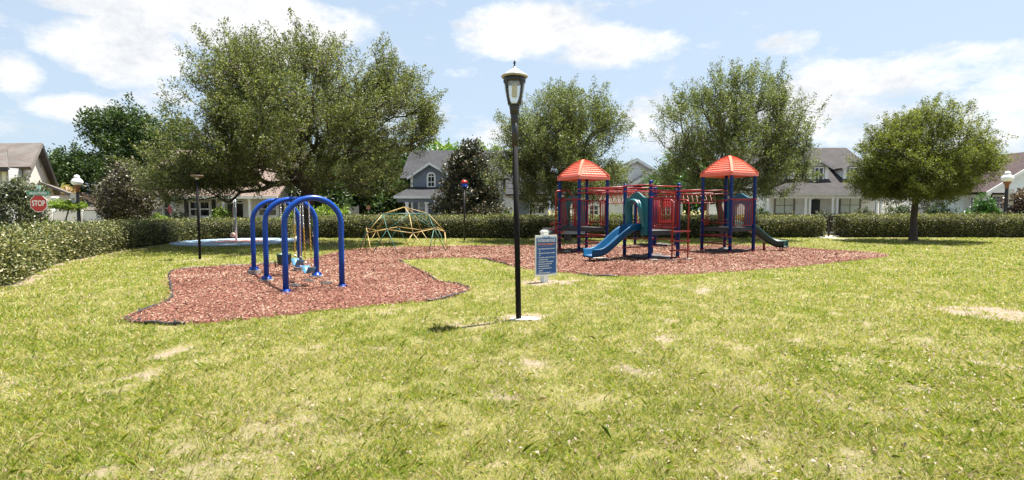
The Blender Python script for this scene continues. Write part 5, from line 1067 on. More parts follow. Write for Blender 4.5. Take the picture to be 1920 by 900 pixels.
# moulded hoods over the slide entries
def hood(a, b, m, zt, out, bubble=True, name='slide_hood'):
    a, b = Vector(a), Vector(b); d = (b - a); L_ = d.length; d.normalize(); a = a + d * .07; L_ -= .14; n = 24
    def top(u): return zt - .17 + .19 * (.5 - .5 * math.cos(2 * math.pi * min(1, max(0, (u - .08) / .84))))
    zb = .80; cu = .5; ar = .26; az = 1.58
    mb = MB(); th = .05
    def P3(u, z, o): p = a + d * (u * L_) + out * o; return (p.x, p.y, z)
    # panel as strips with an arched opening
    for f in (0, th):
        pass
    us = [i / n for i in range(n + 1)]
    for i in range(n):
        u0, u1 = us[i], us[i + 1]
        def hole(u):
            x = abs(u - cu) * L_
            return az + math.sqrt(max(0, ar * ar - x * x)) if x < ar else None
        h0, h1 = hole(u0), hole(u1)
        zlo0 = h0 if (h0 is not None and h1 is not None) else zb; zlo1 = h1 if (h0 is not None and h1 is not None) else zb
        mb.add([P3(u0, zlo0, 0), P3(u1, zlo1, 0), P3(u1, top(u1), 0), P3(u0, top(u0), 0), P3(u0, zlo0, th), P3(u1, zlo1, th), P3(u1, top(u1), th), P3(u0, top(u0), th)],
               [(3, 2, 1, 0), (4, 5, 6, 7), (0, 1, 5, 4), (3, 7, 6, 2)] + ([(0, 4, 7, 3)] if i == 0 or (h0 is not None and (i > 0) and False) else []) + ([(1, 2, 6, 5)] if i == n - 1 else []))
    for sgn in (-1, 1):   # opening jambs
        u = cu + sgn * ar / L_; u = min(us, key=lambda q: abs(q - u)); mb.add([P3(u, zb, 0), P3(u, az + .1, 0), P3(u, az + .1, th), P3(u, zb, th)], [(0, 1, 2, 3)])
    o = mb.build(name, m, ps)
    if bubble:            # projecting rounded hood around the opening
        mb = MB(); k = 16; prof = [(ar - .005, th * .2), (ar + .01, th + .1), (ar + .035, th + .2), (ar + .075, th + .22), (ar + .1, th + .17), (ar + .12, th * .9)]
        vs = []; 
        angs = [('s', 1, z) for z in (1.05, 1.25, 1.45)] + [('a', math.pi * i / k, 0) for i in range(k + 1)] + [('s', -1, z) for z in (1.45, 1.25, 1.05)]
        for kind, v, z in angs:
            for r_, o_ in prof:
                fade = 1.0 if kind == 'a' else max(.15, (z - .9) / .65)
                oo = th * .9 + (o_ - th * .9) * fade if o_ > th else o_
                if kind == 'a': vs.append(P3(cu + r_ * math.cos(v) / L_, az + r_ * math.sin(v), oo))
                else: vs.append(P3(cu + v * r_ / L_, z, oo))
        q = len(prof); mb.add(vs, [(i * q + j, i * q + j + 1, (i + 1) * q + j + 1, (i + 1) * q + j) for i in range(len(angs) - 1) for j in range(q - 1)], True)
        mb.build('hood_rim', m, o)
    return o
hood(D_front.L, D_front.F, TEAL, 2.14, nLF)['label'] = 'teal slide hood'
hood(D_right.R, D_right.B, mat('hood_blue', (.01, .13, .22), .42, .15, 5), 2.2, nRB)['label'] = 'blue slide hood'
hood(D_left.B, D_left.L, TEAL, 2.14, nLB)
# front deck: barrier, steps ladder, red arch panel
rail(D_front.F, D_front.R, 1.98); barrier(D_front.F, D_front.R, n=4, t0=.06, t1=.36); barrier(D_front.F, D_front.R, n=5, t0=.42, t1=.94)
rail(D_front.R, D_front.B, 1.98); barrier(D_front.R, D_front.B, n=4)
rungs(D_front.L, D_front.B); rungs(D_front.F, D_front.B.lerp(D_front.F, .999), ()) 
lp0 = D_front.F.lerp(D_front.R, .40) + nFR * .45; lp1 = D_front.F.lerp(D_front.R, .97) + nFR * .45
lad = None
mb = MB()
for p in (lp0, lp1):
    i_ = p - nFR * .42
    mb.tube([at_z(i_, 1.0), at_z(i_, 1.78)] + bez(at_z(i_, 1.82), at_z(i_, 1.9), at_z(i_ + nFR * .1, 1.9), 3) + bez(at_z(p - nFR * .12, 1.9), at_z(p, 1.9), at_z(p, 1.76), 4) + [at_z(p, .06)], .024, 8)
lad = mb.build('ladder', RED, ps)
for z in (.34, .63, .92):
    mb = MB(); a_, b_ = lp0 - nFR * .03, lp1 - nFR * .03; ex_ = (b_ - a_).normalized() * .07; mb.beam(at_z(a_, z), at_z(b_ + ex_, z), .15, .035); mb.build('step', RED, lad)
for p in (lp0, lp1): mb = MB(); mb.box((p.x - .12, p.y - .1, -.03), (p.x + .12, p.y + .1, .075), .3); mb.build('footing', CONC, lad)
def arch_panel(a, b, out, zt, name='arch_panel'):
    a, b = Vector(a), Vector(b); d = (b - a); L_ = d.length; d.normalize(); mb = MB(); n = 18; u0_, u1_ = .14, .86
    def P3(u, z, o): p = a + d * (u * L_) + out * o; return (p.x, p.y, z)
    def top(u): t = (u - .5) / .24; return zt - .32 + (.30 * math.sqrt(max(0, 1 - t * t)) if abs(t) < 1 else 0)
    for i in range(n):
        ua, ub = u0_ + (u1_ - u0_) * i / n, u0_ + (u1_ - u0_) * (i + 1) / n
        hole = (i >= 3 and i < n - 3)
        for (zl, zh0, zh1) in ([(1.03, 1.17, 1.17), (1.72, top(ua), top(ub))] if hole else [(1.03, top(ua), top(ub))]):
            mb.add([P3(ua, zl, 0), P3(ub, zl, 0), P3(ub, zh1, 0), P3(ua, zh0, 0), P3(ua, zl, .045), P3(ub, zl, .045), P3(ub, zh1, .045), P3(ua, zh0, .045)], [(3, 2, 1, 0), (4, 5, 6, 7), (0, 1, 5, 4), (3, 7, 6, 2), (0, 4, 7, 3), (1, 2, 6, 5)])
    return mb.build(name, mat('bright_red_plastic', (.55, .006, .02), .35, .1, 5), ps)
arch_panel(D_rear.F, D_rear.R, nFR, 2.02)['label'] = 'bright red panel'
rail(D_rear.L, D_rear.F, 1.98); barrier(D_rear.L, D_rear.F, n=5); rungs(D_rear.F, D_rear.R); rungs(D_rear.L, D_rear.F); rail(D_rear.F, D_rear.R, 1.98); barrier(D_rear.B, D_rear.R, n=4)
for D in (D_front, D_rear):
    rail(D.L, D.F, 2.37, .024) if D is D_front else None; rail(D.F, D.R, 2.33, .022); rail(D.F, D.R, 2.2, .02)
# overhead links
def overhead_triangles(a0, a1, b0, b1, z=2.36, name='triangle_ladder'):
    """two parallel double rails from side a to side b with hanging triangle rungs"""
    mb = MB(); a0, a1, b0, b1 = map(Vector, (a0, a1, b0, b1))
    for p, q in ((a0, b0), (a1, b1)):
        mb.tube([at_z(p, z), at_z(q, z)], .024, 8); mb.tube([at_z(p, z - .14), at_z(q, z - .14)], .018, 7)
        for k in range(9): w = p.lerp(q, k / 8); mb.tube([at_z(w, z), at_z(w, z - .14)], .012, 6)
    o = mb.build(name, RED, ps); n = 11
    for k in range(n):
        t = (k + .5) / n; t0 = k / n; t1 = (k + 1) / n; w0 = a0.lerp(b0, t); w1 = a1.lerp(b1, t)
        c0_, c1_ = (a0 + a1) / 2, (b0 + b1) / 2; mb = MB(); mb.tube([at_z(c0_.lerp(c1_, t0), z - .13), at_z(c0_.lerp(c1_, t), z - .47), at_z(c0_.lerp(c1_, t1), z - .13)], .016, 6); mb.build('triangle_rung', RED, o)
    mb = MB(); c0_, c1_ = (a0 + a1) / 2, (b0 + b1) / 2; mb.tube([at_z(c0_, z - .5), at_z(c1_, z - .5)], .019, 7); mb.tube([at_z(c0_, z - .12), at_z(c1_, z - .12)], .02, 7); mb.build('lower_rail', RED, o)
overhead_triangles(D_right.L.lerp(D_right.B, .04), D_right.B.lerp(D_right.L, .04), D_rear.F.lerp(D_rear.R, .06), D_rear.R.lerp(D_rear.F, .06))
overhead_triangles(D_left.R.lerp(D_left.B, .96), D_left.R.lerp(D_left.B, .04), D_rear.L.lerp(D_rear.F, .04), D_rear.F.lerp(D_rear.L, .06))
mb = MB()
for p, q in ((D_left.F, D_front.L), (D_left.R, D_front.B)):
    mb.tube([at_z(p, 2.34), at_z(q, 2.34)], .027, 8); mb.tube([at_z(p, 2.2), at_z(q, 2.2)], .018, 7)
    for pp in (p, q): clamp(mb, pp, 2.34); clamp(mb, pp, 2.2)
o = mb.build('overhead_rail', RED, ps)
for k in (1, 3, 5): mb = MB(); a_ = D_left.F.lerp(D_front.L, k / 6); b_ = D_left.R.lerp(D_front.B, k / 6); mb.tube([at_z(a_, 2.34), at_z(b_, 2.34)], .018, 7); mb.build('cross_bar', RED, o)

# rubber wear mats under the decks
def rubber_mat(D, label, s, seed, rz=0):
    r_ = random.Random(seed); t = thing('rubber_mat', label, 'mat', D.c, 'rubber mats under the play decks'); mb = MB(); n = 26; vs = []; fs = []
    c = [D.c + (p - D.c) * s for p in (D.F, D.R, D.B, D.L)]; g = 7
    for i in range(g):
        for j in range(g):
            p = c[0].lerp(c[1], i / (g - 1)).lerp(c[3].lerp(c[2], i / (g - 1)), j / (g - 1)); e = (i in (0, g - 1)) + (j in (0, g - 1))
            vs.append((p.x + r_.uniform(-.04, .04), p.y + r_.uniform(-.04, .04), .055 + r_.uniform(0, .03) + e * r_.uniform(-.01, .05)))
    for i in range(g - 1):
        for j in range(g - 1): a = i * g + j; fs.append((a, a + g, a + g + 1, a + 1))
    mb.add(vs, fs, True); o = mb.build('sheet', MAT_RUB, t); md = o.modifiers.new('thickness', 'SOLIDIFY'); md.thickness = .035
rubber_mat(D_front, 'dark rubber mat on the mulch under the front deck by the red step ladder', 1.05, 3)
rubber_mat(D_rear, 'dark rubber mat under the rear deck with the bright red panel', 1.05, 4)
rubber_mat(D_right, 'dark rubber mat under the tower with the green slide', .98, 5)
rubber_mat(D_left, 'dark rubber mat under the tower with the coil climber', 1.0, 6)
# concrete slabs at the slide foot
for (px, py, w, d, lab) in ((1122, 488, .5, .22, 'flat concrete slab at the foot of the bright blue slide'), (1224, 491, .3, .14, 'tilted broken concrete piece beside the front post of the middle deck'), (1062, 474, .26, .2, 'broken concrete lump at the foot of the coil climber tower')):
    c = G(px, py); t = thing('concrete_block', lab, 'concrete block', c); r_ = random.Random(px); mb = MB(); n = 7
    mb.poly([(c.x + w * .55 * math.cos(6.283 * k / n + .3) * r_.uniform(.85, 1.15), c.y + d * .6 * math.sin(6.283 * k / n + .3) * r_.uniform(.85, 1.15), -.02) for k in range(n)], (.02, 0, .1)); mb.build('slab', CONC, t)

# ------------------------------------------------------------------ arch swings
sA = Vector((-.59, .807, 0)); sB = Vector((.807, .59, 0)); c0 = Vector((-3.9, 9.95, 0))
cs_ = [c0, c0 + sA * 1.85, c0 + sA * 3.4]
sw = thing('swing_set', 'blue swing frame of three tube arches standing in red mulch', 'swing set', c0 + sA * 1.7)
HA = 1.83; WA = .535; bases = [.0, .07, .13]
def arch_pts(c):
    pts = [at_z(c - sB * WA, .02), at_z(c - sB * WA, .6), at_z(c - sB * WA, HA - WA * .95)]
    for k in range(1, 16):
        a = math.pi - math.pi * k / 16; pts.append(c + sB * (WA * math.cos(a)) + Vector((0, 0, HA - WA * .95 + WA * .95 * math.sin(a))))
    return pts + [at_z(c + sB * WA, HA - WA * .95), at_z(c + sB * WA, .6), at_z(c + sB * WA, .02)]
for i, c in enumerate(cs_):
    mb = MB(); mb.tube(arch_pts(c), .056, 14); ar_ = mb.build('arch', BLUE, sw)
    for s in (-1, 1):
        p = c + sB * (WA * s); zb = bases[i]
        mb = MB(); mb.lathe([(.115, zb), (.115, zb + .022), (.075, zb + .03), (.064, zb + .075), (.058, zb + .08)], (p.x, p.y, 0), 16)
        for k in range(4): a = k * math.pi / 2 + .3; q = Vector((math.cos(a), math.sin(a), 0)); mb.beam(p + q * .055 + Vector((0, 0, zb + .05)), p + q * .1 + Vector((0, 0, zb + .035)), .012, .05)
        mb.build('base_plate', BLUE, ar_)
        if zb > 0: mb = MB(); mb.lathe([(.15, -.03), (.15, zb - .002)], (p.x, p.y, 0), 18, False); mb.build('footing', CONC, ar_)
for a, b in ((cs_[0], cs_[1]), (cs_[1], cs_[2])):
    mb = MB(); mb.tube([at_z(a, HA + .0), at_z(b, HA + .0)], .042, 10)
    for p, q in ((a, b), (b, a)): d = (q - p).normalized(); mb.tube([at_z(p + d * .07, HA), at_z(p + d * .15, HA)], .06, 10); mb.tube([at_z(p + d * .24, HA), at_z(p + d * .27, HA)], .055, 10)
    mb.build('top_beam', BLUE, sw)
CH_S = mat('chain_silver', (.6, .6, .62), .3, .2, 20, metal=.8); CH_Y = mat('chain_yellow', (.40, .23, .02), .5, .25, 20)
def chain(root, top, bot):
    top, bot = Vector(top), Vector(bot); L_ = (bot - top).length; n = int(L_ / .042); d = (bot - top) / L_; mid_ = int(n * .42)
    x = d.cross(Vector((0, 1, 0))).normalized(); y = d.cross(x); res = []
    for (i0, i1, m, nm) in ((0, mid_, CH_S, 'chain'), (mid_, n, CH_Y, 'chain_coated')):
        mb = MB()
        for i in range(i0, i1):
            c = top + d * (i + .5) * L_ / n; s = x if i % 2 else y; h = L_ / n * .66; w = .011
            mb.tube([c - d * h + s * 0, c - d * h * .7 + s * w, c + d * h * .7 + s * w, c + d * h, c + d * h * .7 - s * w, c - d * h * .7 - s * w], .0052, 5, closed=True)
        res.append(mb.build(nm, m, root))
    return res
BELT = mat('belt_blue', (.075, .2, .32), .35, .15, 5); BELTIN = mat('belt_label', (.55, .42, .3), .6, .1, 5)
def belt_swing(s, z, label, yaw, swingdir=0):
    m0 = c0 + sA * s; t = thing('belt_swing', label, 'swing', at_z(m0, HA), 'light blue belt swings'); hw = .25; off = sB * swingdir
    for e in (-1, 1): chain(t, at_z(m0 + sA * hw * e, HA - .05), at_z(m0 + sA * hw * .94 * e + off, z + .16))
    mb = MB(); n = 12; vs = []; w = sB * .08
    for i in range(n + 1):
        u = -1 + 2 * i / n; p = m0 + off + sA * (hw * .9 * u) + Vector((0, 0, z + .13 * abs(u) ** 2.4)); vs += [p - w, p + w]
    mb.add(vs, [(2 * i, 2 * i + 1, 2 * i + 3, 2 * i + 2) for i in range(n)], True); o = mb.build('seat', BELT, t); md = o.modifiers.new('thickness', 'SOLIDIFY'); md.thickness = .016
    mb = MB(); p = m0 + off + sA * (hw * .62) + Vector((0, 0, z + .052)); tn = (sA * .9 + Vector((0, 0, .45))).normalized(); nn_ = tn.cross(sB).normalized(); nn_ = nn_ if nn_.z < 0 else -nn_; b_ = p + nn_ * .022
    mb.quad(b_ - tn * .03 - sB * .04, b_ + tn * .03 - sB * .04, b_ + tn * .03 + sB * .04, b_ - tn * .03 + sB * .04); mb.build('seat_patch', BELTIN, t)
    for e in (-1, 1):
        mb = MB(); q = at_z(m0 + sA * hw * .92 * e + off, z + .15); mb.tube([q + sB * .07 - Vector((0, 0, .02)), q + Vector((0, 0, .06)), q - sB * .07 - Vector((0, 0, .02))], .008, 6, closed=True); mb.build('bracket', GALV, t)
belt_swing(.56, .30, 'light blue belt swing nearer the front arch', 0, .03); belt_swing(1.24, .40, 'light blue belt swing hanging slightly higher beside the middle arch', 0, -.02)
m0 = c0 + sA * 2.62; bs = thing('bucket_swing', 'dark green toddler bucket swing in the far bay of the blue frame', 'swing', at_z(m0, HA))
for e in (-1, 1): chain(bs, at_z(m0 + sA * .24 * e, HA - .05), at_z(m0 + sA * .17 * e, .66))
BUCK = mat('bucket_green', (.01, .05, .03), .45, .2, 6)
mb = MB(); mb.lathe([(.10, .28), (.15, .32), (.165, .52), (.175, .54), (.16, .545), (.15, .5), (.13, .34), (.09, .3)], (m0.x, m0.y, 0), 18); mb.build('bucket', BUCK, bs)
for e in (-1, 1):
    mb = MB(); q = at_z(m0 + sA * .165 * e, .53); mb.tube([q + sB * .06, at_z(m0 + sA * .17 * e, .66), q - sB * .06], .007, 6); mb.build('bracket', GALV, bs)
    mb = MB(); q = m0 + sB * (.12 * e); mb.tube([at_z(q, .3), at_z(q + sB * .07 * e, .22), at_z(q + sB * .09 * e, .4)], .015, 6); mb.build('leg_strap', BUCK, bs)
# rubber scraps in the swing bay
for px, py, lab in ((579, 531, 'black rubber scrap in the mulch between the front and middle arches'), (613, 536, 'dark rubber flap in the mulch left of the front right swing foot'), (553, 541, 'small dark rubber scrap near the front left swing foot')):
    c = G(px, py); t = thing('rubber_scrap', lab, 'rubber scrap', c, 'rubber scraps in the swing bay'); r_ = random.Random(px); mb = MB()
    vs = [(c.x + .17 * math.cos(k * 1.05) * r_.uniform(.6, 1.2), c.y + .1 * math.sin(k * 1.05) * r_.uniform(.6, 1.2), .05 + r_.uniform(0, .03)) for k in range(6)] + [(c.x, c.y, .1)]
    mb.add(vs, [(k, (k + 1) % 6, 6) for k in range(6)]); mb.build('flap', MATS['black_plastic'] if 'black_plastic' in MATS else EDGE, t)

# ------------------------------------------------------------------ dome climber
dc = Vector((-4.12, 19.45, 0)); RD = 1.70; th0 = math.atan2(-.86, .36)
dm = thing('dome_climber', 'yellow and green tube dome climber on the mulch', 'dome climber', dc)
DY = mat('dome_yellow', (.44, .31, .10), .5, .12, 8, dirt=(.32, .21, .07)); DG = mat('dome_green', (0.017, 0.102, 0.0723), .5, .2, 8, dirt=(0.0255, 0.068, 0.051)); DJ = mat('dome_joint', (0.0425, 0.034, 0.0425), .5, .2, 8)
def sph(lat, az): return dc + Vector((math.cos(az) * math.sin(lat), math.sin(az) * math.sin(lat), math.cos(lat))) * RD
apex = sph(0, 0); r1 = [sph(R(31.7), th0 + k * R(72)) for k in range(5)]
r2v = [sph(R(63.4), th0 + k * R(72)) for k in range(5)]; r2e = [sph(R(58.3), th0 + R(36) + k * R(72)) for k in range(5)]
bs_ = [sph(R(88.6), th0 + R(18) + k * R(36)) for k in range(10)]
for p in bs_: p.z = -.02
def dbar(a, b, m): mb = MB(); mb.tube([a, b], .0135, 7); mb.build('bar', m, dm)
for k in range(5):
    dbar(apex, r1[k], DY); dbar(r1[k], r1[(k + 1) % 5], DG); dbar(r1[k], r2v[k], DY); dbar(r1[k], r2e[k], DG); dbar(r1[k], r2e[k - 1], DG)
    dbar(r2v[k], r2e[k], DY); dbar(r2v[k], r2e[k - 1], DY)
    dbar(r2v[k], bs_[(2 * k) % 10], DY); dbar(r2v[k], bs_[(2 * k - 1) % 10], DY)
    dbar(r2e[k], bs_[2 * k], DG); dbar(r2e[k], bs_[(2 * k + 1) % 10], DG)
for p in [apex] + r1 + r2v + r2e:
    mb = MB(); n_ = (p - dc).normalized(); mb.tube([p - n_ * .02, p + n_ * .02], .028, 8); mb.build('joint', DJ, dm)

# ------------------------------------------------------------------ lamp posts
def park_lamp(base, lean, label, hz, with_head=True):
    b = Vector(base); t = thing('lamp_post', label, 'lamp post', b); top = b + Vector((lean, 0, hz))
    def along(z): return b.lerp(top, z / hz) if with_head is False or z < 2.6 else b.lerp(top, (z - .15) / hz)
    mb = MB(); mb.tube([along(-.05), b.lerp(top, min(2.66, hz) / hz)], .040, 16); mb.build('pole', GREYPOLE, t)
    if not with_head: return t, along
    mb = MB(); mb.tube([b.lerp(top, 2.5 / hz), b.lerp(top, 2.9 / hz)], .046, 16); p = along(2.97)
    mb.lathe([(.048, 0), (.056, .02), (.056, .16), (.05, .17)], p, 18); mb.build('pole_sleeve', BLACKMETAL, t)
    p = along(3.1); 
    cage = [(.062, .0), (.066, .06), (.075, .1), (.072, .12)]
    mb = MB(); mb.lathe(cage, p, 20); mb.lathe([(.068, .115), (.085, .14)], p, 20)
    for k in range(4):                                       # curved straps
        a = -math.pi / 2 + .72 + k * 2 * math.pi / 4; d = Vector((math.cos(a), math.sin(a), 0)); s = Vector((-d.y, d.x, 0)); n = 9; vs = []
        for i in range(n + 1):
            v = i / n; r_ = .083 + .068 * math.sin(v * math.pi / 2) ** .8; z = .13 + .33 * v; w = .016 + .02 * (2 * v - 1) ** 4
            c = p + d * r_ + Vector((0, 0, z)); vs += [c - s * w, c + s * w, c + s * w + d * .012, c - s * w + d * .012]
        mb.add(vs, [(4 * i + j, 4 * i + (j + 1) % 4, 4 * i + 4 + (j + 1) % 4, 4 * i + 4 + j) for i in range(n) for j in range(4)])
    mb.lathe([(.145, .43), (.156, .44), (.158, .50), (.15, .505)], p, 28); mb.build('lantern_cage', BLACKMETAL, t)
    mb = MB(); mb.lathe([(.05, .12)] + [(.081 + .066 * math.sin(v * math.pi / 2) ** .8, .13 + .33 * v) for v in [i / 10 for i in range(11)]] + [(.12, .465)], p, 28)
    m, nt, N, L, bb = newmat('lantern_glass'); tr = N.new('ShaderNodeBsdfTransparent'); tr.inputs[0].default_value = (.9, .92, .92, 1); gl = N.new('ShaderNodeBsdfGlossy'); gl.inputs['Roughness'].default_value = .08; gl.inputs[0].default_value = (.9, .9, .9, 1)
    df = N.new('ShaderNodeBsdfDiffuse'); df.inputs[0].default_value = (.75, .76, .76, 1); m1 = N.new('ShaderNodeMixShader'); m1.inputs[0].default_value = .15; L.new(tr.outputs[0], m1.inputs[1]); L.new(df.outputs[0], m1.inputs[2])
    m2 = N.new('ShaderNodeMixShader'); m2.inputs[0].default_value = .1; L.new(m1.outputs[0], m2.inputs[1]); L.new(gl.outputs[0], m2.inputs[2]); L.new(m2.outputs[0], N['Material Output'].inputs[0])
    mb.build('lantern_glass', m, t)
    mb = MB(); mb.lathe([(.034, .24), (.036, .25), (.036, .44), (.03, .46)] , p, 16)
    for k in range(9): mb.lathe([(.037, .25 + k * .021), (.0405, .258 + k * .021), (.037, .266 + k * .021)], p, 16)
    mb.build('bulb_cover', mat('prism_grey', (.55, .53, .48), .3, .15, 12), t)
    mb = MB(); mb.lathe([(.155, .507), (.185, .512), (.19, .522), (.18, .54), (.12, .575), (.06, .615), (.022, .645), (.018, .66)], p, 32); mb.build('cap', mat('lamp_cap_pale', (.42, .4, .37), .5, .25, 9, dirt=(.2, .19, .17)), t)
    mb = MB(); mb.lathe([(.008, .655), (.012, .67), (.008, .685), (.018, .71), (.012, .735), (.001, .765)], p, 12); mb.build('finial', BLACKMETAL, t)
    return t, along
park_lamp(G(972.5, 600), -.075, 'tall dark lamp post with a glass lantern in the middle of the lawn', 3.6)
t, al = park_lamp(G(375, 486), 0, 'thin dark post with a flat grey disc top standing in the tree shade', 2.62, False)
p = al(2.6); mb = MB(); mb.lathe([(.05, -.04), (.055, .0), (.06, .03)], p, 14); mb.build('collar', GALV, t)
mb = MB(); mb.lathe([(.06, .03), (.16, .05), (.19, .075), (.185, .095), (.05, .1)], p, 24); mb.build('disc_head', mat('disc_rust', (.12, .075, .06), .7, .25, 7), t)
# concrete and sand at the lamp foot
b = G(985, 600); t = thing('concrete_pad', 'rough pale concrete footing in the grass at the tall lamp post foot', 'concrete pad', b); r_ = random.Random(2); mb = MB(); n = 14
mb.poly([(b.x + .21 * math.cos(6.283 * k / n) * r_.uniform(.8, 1.15), b.y + .13 * math.sin(6.283 * k / n) * r_.uniform(.8, 1.15), -.02) for k in range(n)], (0, 0, .045)); mb.build('footing', mat('pale_concrete', (.6, .56, .47), .95, .2, 12, bump=.6, bscale=40), t)
def acorn_lamp(px, Y, ztop, label, banner, facing):
    b = P(px, 400, Y).xy.to_3d(); t = thing('street_lamp', label, 'street lamp', b); h = ztop - .78
    mb = MB(); mb.lathe([(.2, 0), (.2, .35), (.13, .45), (.1, .6), (.085, h - .3), (.08, h)], b, 16); mb.build('pole', BLACKMETAL, t)
    mb = MB(); mb.lathe([(.09, -.3), (.1, -.1), (.15, -.02), (.2, .08), (.19, .1)], (b.x, b.y, h), 16); mb.build('lamp_holder', mat('copper_holder', (.22, .09, .045), .5, .2, 8), t)
    mb = MB(); mb.lathe([(.14, .095), (.24, .15), (.30, .27), (.29, .36), (.22, .47), (.14, .53), (.13, .56), (.15, .6), (.14, .66), (.08, .72), (.01, .74)], (b.x, b.y, h), 24); mb.build('globe', mat('milk_glass', (.82, .82, .82), .2, .03, 3), t)
    mb = MB(); s = facing; x0_, x1_ = (b.x + .1 * s, b.x + .44 * s); x0_, x1_ = min(x0_, x1_), max(x0_, x1_)
    mb.box((x0_, b.y - .012, h - 1.45), (x1_, b.y + .012, h - .4)); bn = mb.build('banner', mat('banner_cloth', (.62, .6, .56), .8, .06, 5), t)
    mb = MB(); mb.tube([(b.x, b.y, h - .38), (b.x + .48 * s, b.y, h - .38)], .014, 6); mb.tube([(b.x, b.y, h - 1.47), (b.x + .48 * s, b.y, h - 1.47)], .014, 6); mb.build('banner_arm', BLACKMETAL, t)
    cx_ = (x0_ + x1_) / 2; EM = mat('banner_emblem', (.34, .25, .17), .8, .1, 9)
    mb = MB(); mb.quad((cx_ - .11, b.y - .015, h - .80), (cx_ + .11, b.y - .015, h - .80), (cx_ + .06, b.y - .015, h - .69), (cx_, b.y - .015, h - .64), (cx_ - .06, b.y - .015, h - .69)); mb.quad((cx_ - .015, b.y - .015, h - .9), (cx_ + .015, b.y - .015, h - .9), (cx_ + .015, b.y - .015, h - .801), (cx_ - .015, b.y - .015, h - .801))
    mb.quad((cx_ - .12, b.y - .015, h - 1.0), (cx_ + .12, b.y - .015, h - 1.0), (cx_ + .12, b.y - .015, h - .97), (cx_ - .12, b.y - .015, h - .97)); mb.build('emblem', EM, bn)
    return t
acorn_lamp(1885, 30.5, P(1885, 319.5, 30.5).z, 'white globe street lamp with a pale banner on the right side', True, 1)
acorn_lamp(147.5, 31, P(147.5, 326.5, 31).z, 'white globe street lamp with a banner in front of the white panel fence', True, -1)

# ------------------------------------------------------------------ writing helper
def text(root, s, loc, size, m, rx=R(90), rz=0, align='CENTER', width=None, name='lettering', bold=0):
    cu = bpy.data.curves.new(name, 'FONT'); cu.body = s; cu.size = size; cu.align_x = align; cu.align_y = 'CENTER'; cu.extrude = .001; cu.offset = bold
    cu.materials.append(m); tmp = bpy.data.objects.new(name, cu); COL.objects.link(tmp)
    dg = bpy.context.evaluated_depsgraph_get(); me = bpy.data.meshes.new_from_object(tmp.evaluated_get(dg)); bpy.data.objects.remove(tmp)
    xs = [v.co.x for v in me.vertices]; w = max(xs) - min(xs); sx = width / w if width else 1
    o = bpy.data.objects.new(name, me); COL.objects.link(o); o.parent = root
    pr = root
    while pr is not None and pr.name not in ORG: pr = pr.parent
    o.location = Vector(loc) - ORG[pr.name]; o.rotation_euler = (rx, 0, rz); o.scale = (sx, 1, 1); return o
# playground rules board
sb_ = G(1020.5, 529); yaw = R(33); ux = Vector((math.cos(yaw), math.sin(yaw), 0)); un = Vector((math.sin(yaw), -math.cos(yaw), 0))
sg = thing('rules_sign', 'blue playground rules board on a white post in the grass', 'sign', sb_)
mb = MB(); hp = .062; pc_ = [sb_ + ux * a + un * b for a, b in ((-hp, -hp), (hp, -hp), (hp, hp), (-hp, hp))]
mb.poly([at_z(p, -.03) for p in pc_], (0, 0, 1.13)); pp = mb.build('post', WHITE, sg)
mb = MB(); mb.poly([at_z(sb_ + (p - sb_) * 1.22, 1.101) for p in pc_], (0, 0, .03)); mb.poly([at_z(sb_ + (p - sb_) * .8, 1.131) for p in pc_], (0, 0, .02)); mb.build('post_cap', WHITE, pp)
bw, z0s, z1s = .292, .155, 1.045; bc = sb_ + un * (hp + .016) - ux * .012
def S3(u, z, o=0): p = bc + ux * u + un * o; return Vector((p.x, p.y, z))
mb = MB(); mb.poly([S3(-bw, z0s, -.012), S3(bw, z0s, -.012), S3(bw, z1s, -.012), S3(-bw, z1s, -.012)], un * .024); bd = mb.build('board', WHITE, sg)
BB = mat('board_blue', (.016, .08, .28), .4, .05, 3); SW = mat('sign_white', (.75, .77, .8), .5, .03, 3); SO = mat('sign_orange', (.75, .27, .12), .5, .05, 3)
i_ = bw - .019; top_ = [(i_, z1s - .05), (i_ - .14, z1s - .05), (i_ - .2, z1s - .03), (.0, z1s - .022), (-i_ + .2, z1s - .03), (-i_ + .14, z1s - .05), (-i_, z1s - .05)]
mb = MB(); mb.poly([S3(-i_, z0s + .04, .0122), S3(-.1, z0s + .03, .0122), S3(.1, z0s + .03, .0122), S3(i_, z0s + .04, .0122)] + [S3(u, z, .0122) for u, z in top_], un * .002); fc = mb.build('face', BB, bd)
mb = MB(); j_ = [(-i_ + .012, z0s + .052), (-.1, z0s + .044), (.1, z0s + .044), (i_ - .012, z0s + .052)] + [(u * .955, z - .016) for u, z in top_]
for a, b in zip(j_, j_[1:] + j_[:1]): mb.beam(S3(a[0], a[1], .0148), S3(b[0], b[1], .0148), .002, .005)
mb.poly([S3(-.045, z1s - .03, .0145), S3(-.025, z1s - .048, .0145), S3(.025, z1s - .048, .0145), S3(.045, z1s - .03, .0145)], un * .002); mb.build('border_line', SW, fc)
def sl(s, u, z, size, m, align='CENTER', width=None, bold=.0): text(fc, s, S3(u, z, .0165), size, m, R(90), yaw, align, width, 'lettering', bold)
sl('PLAYGROUND RULES', 0, .925, .088, SW, width=.47, bold=.0015); sl('DAWN TO DUSK - RESIDENTS ONLY', 0, .848, .05, SO, width=.47, bold=.0012)
mb = MB(); mb.beam(S3(-.16, .805, .0155), S3(.16, .805, .0155), .002, .004); mb.build('divider', SO, fc)
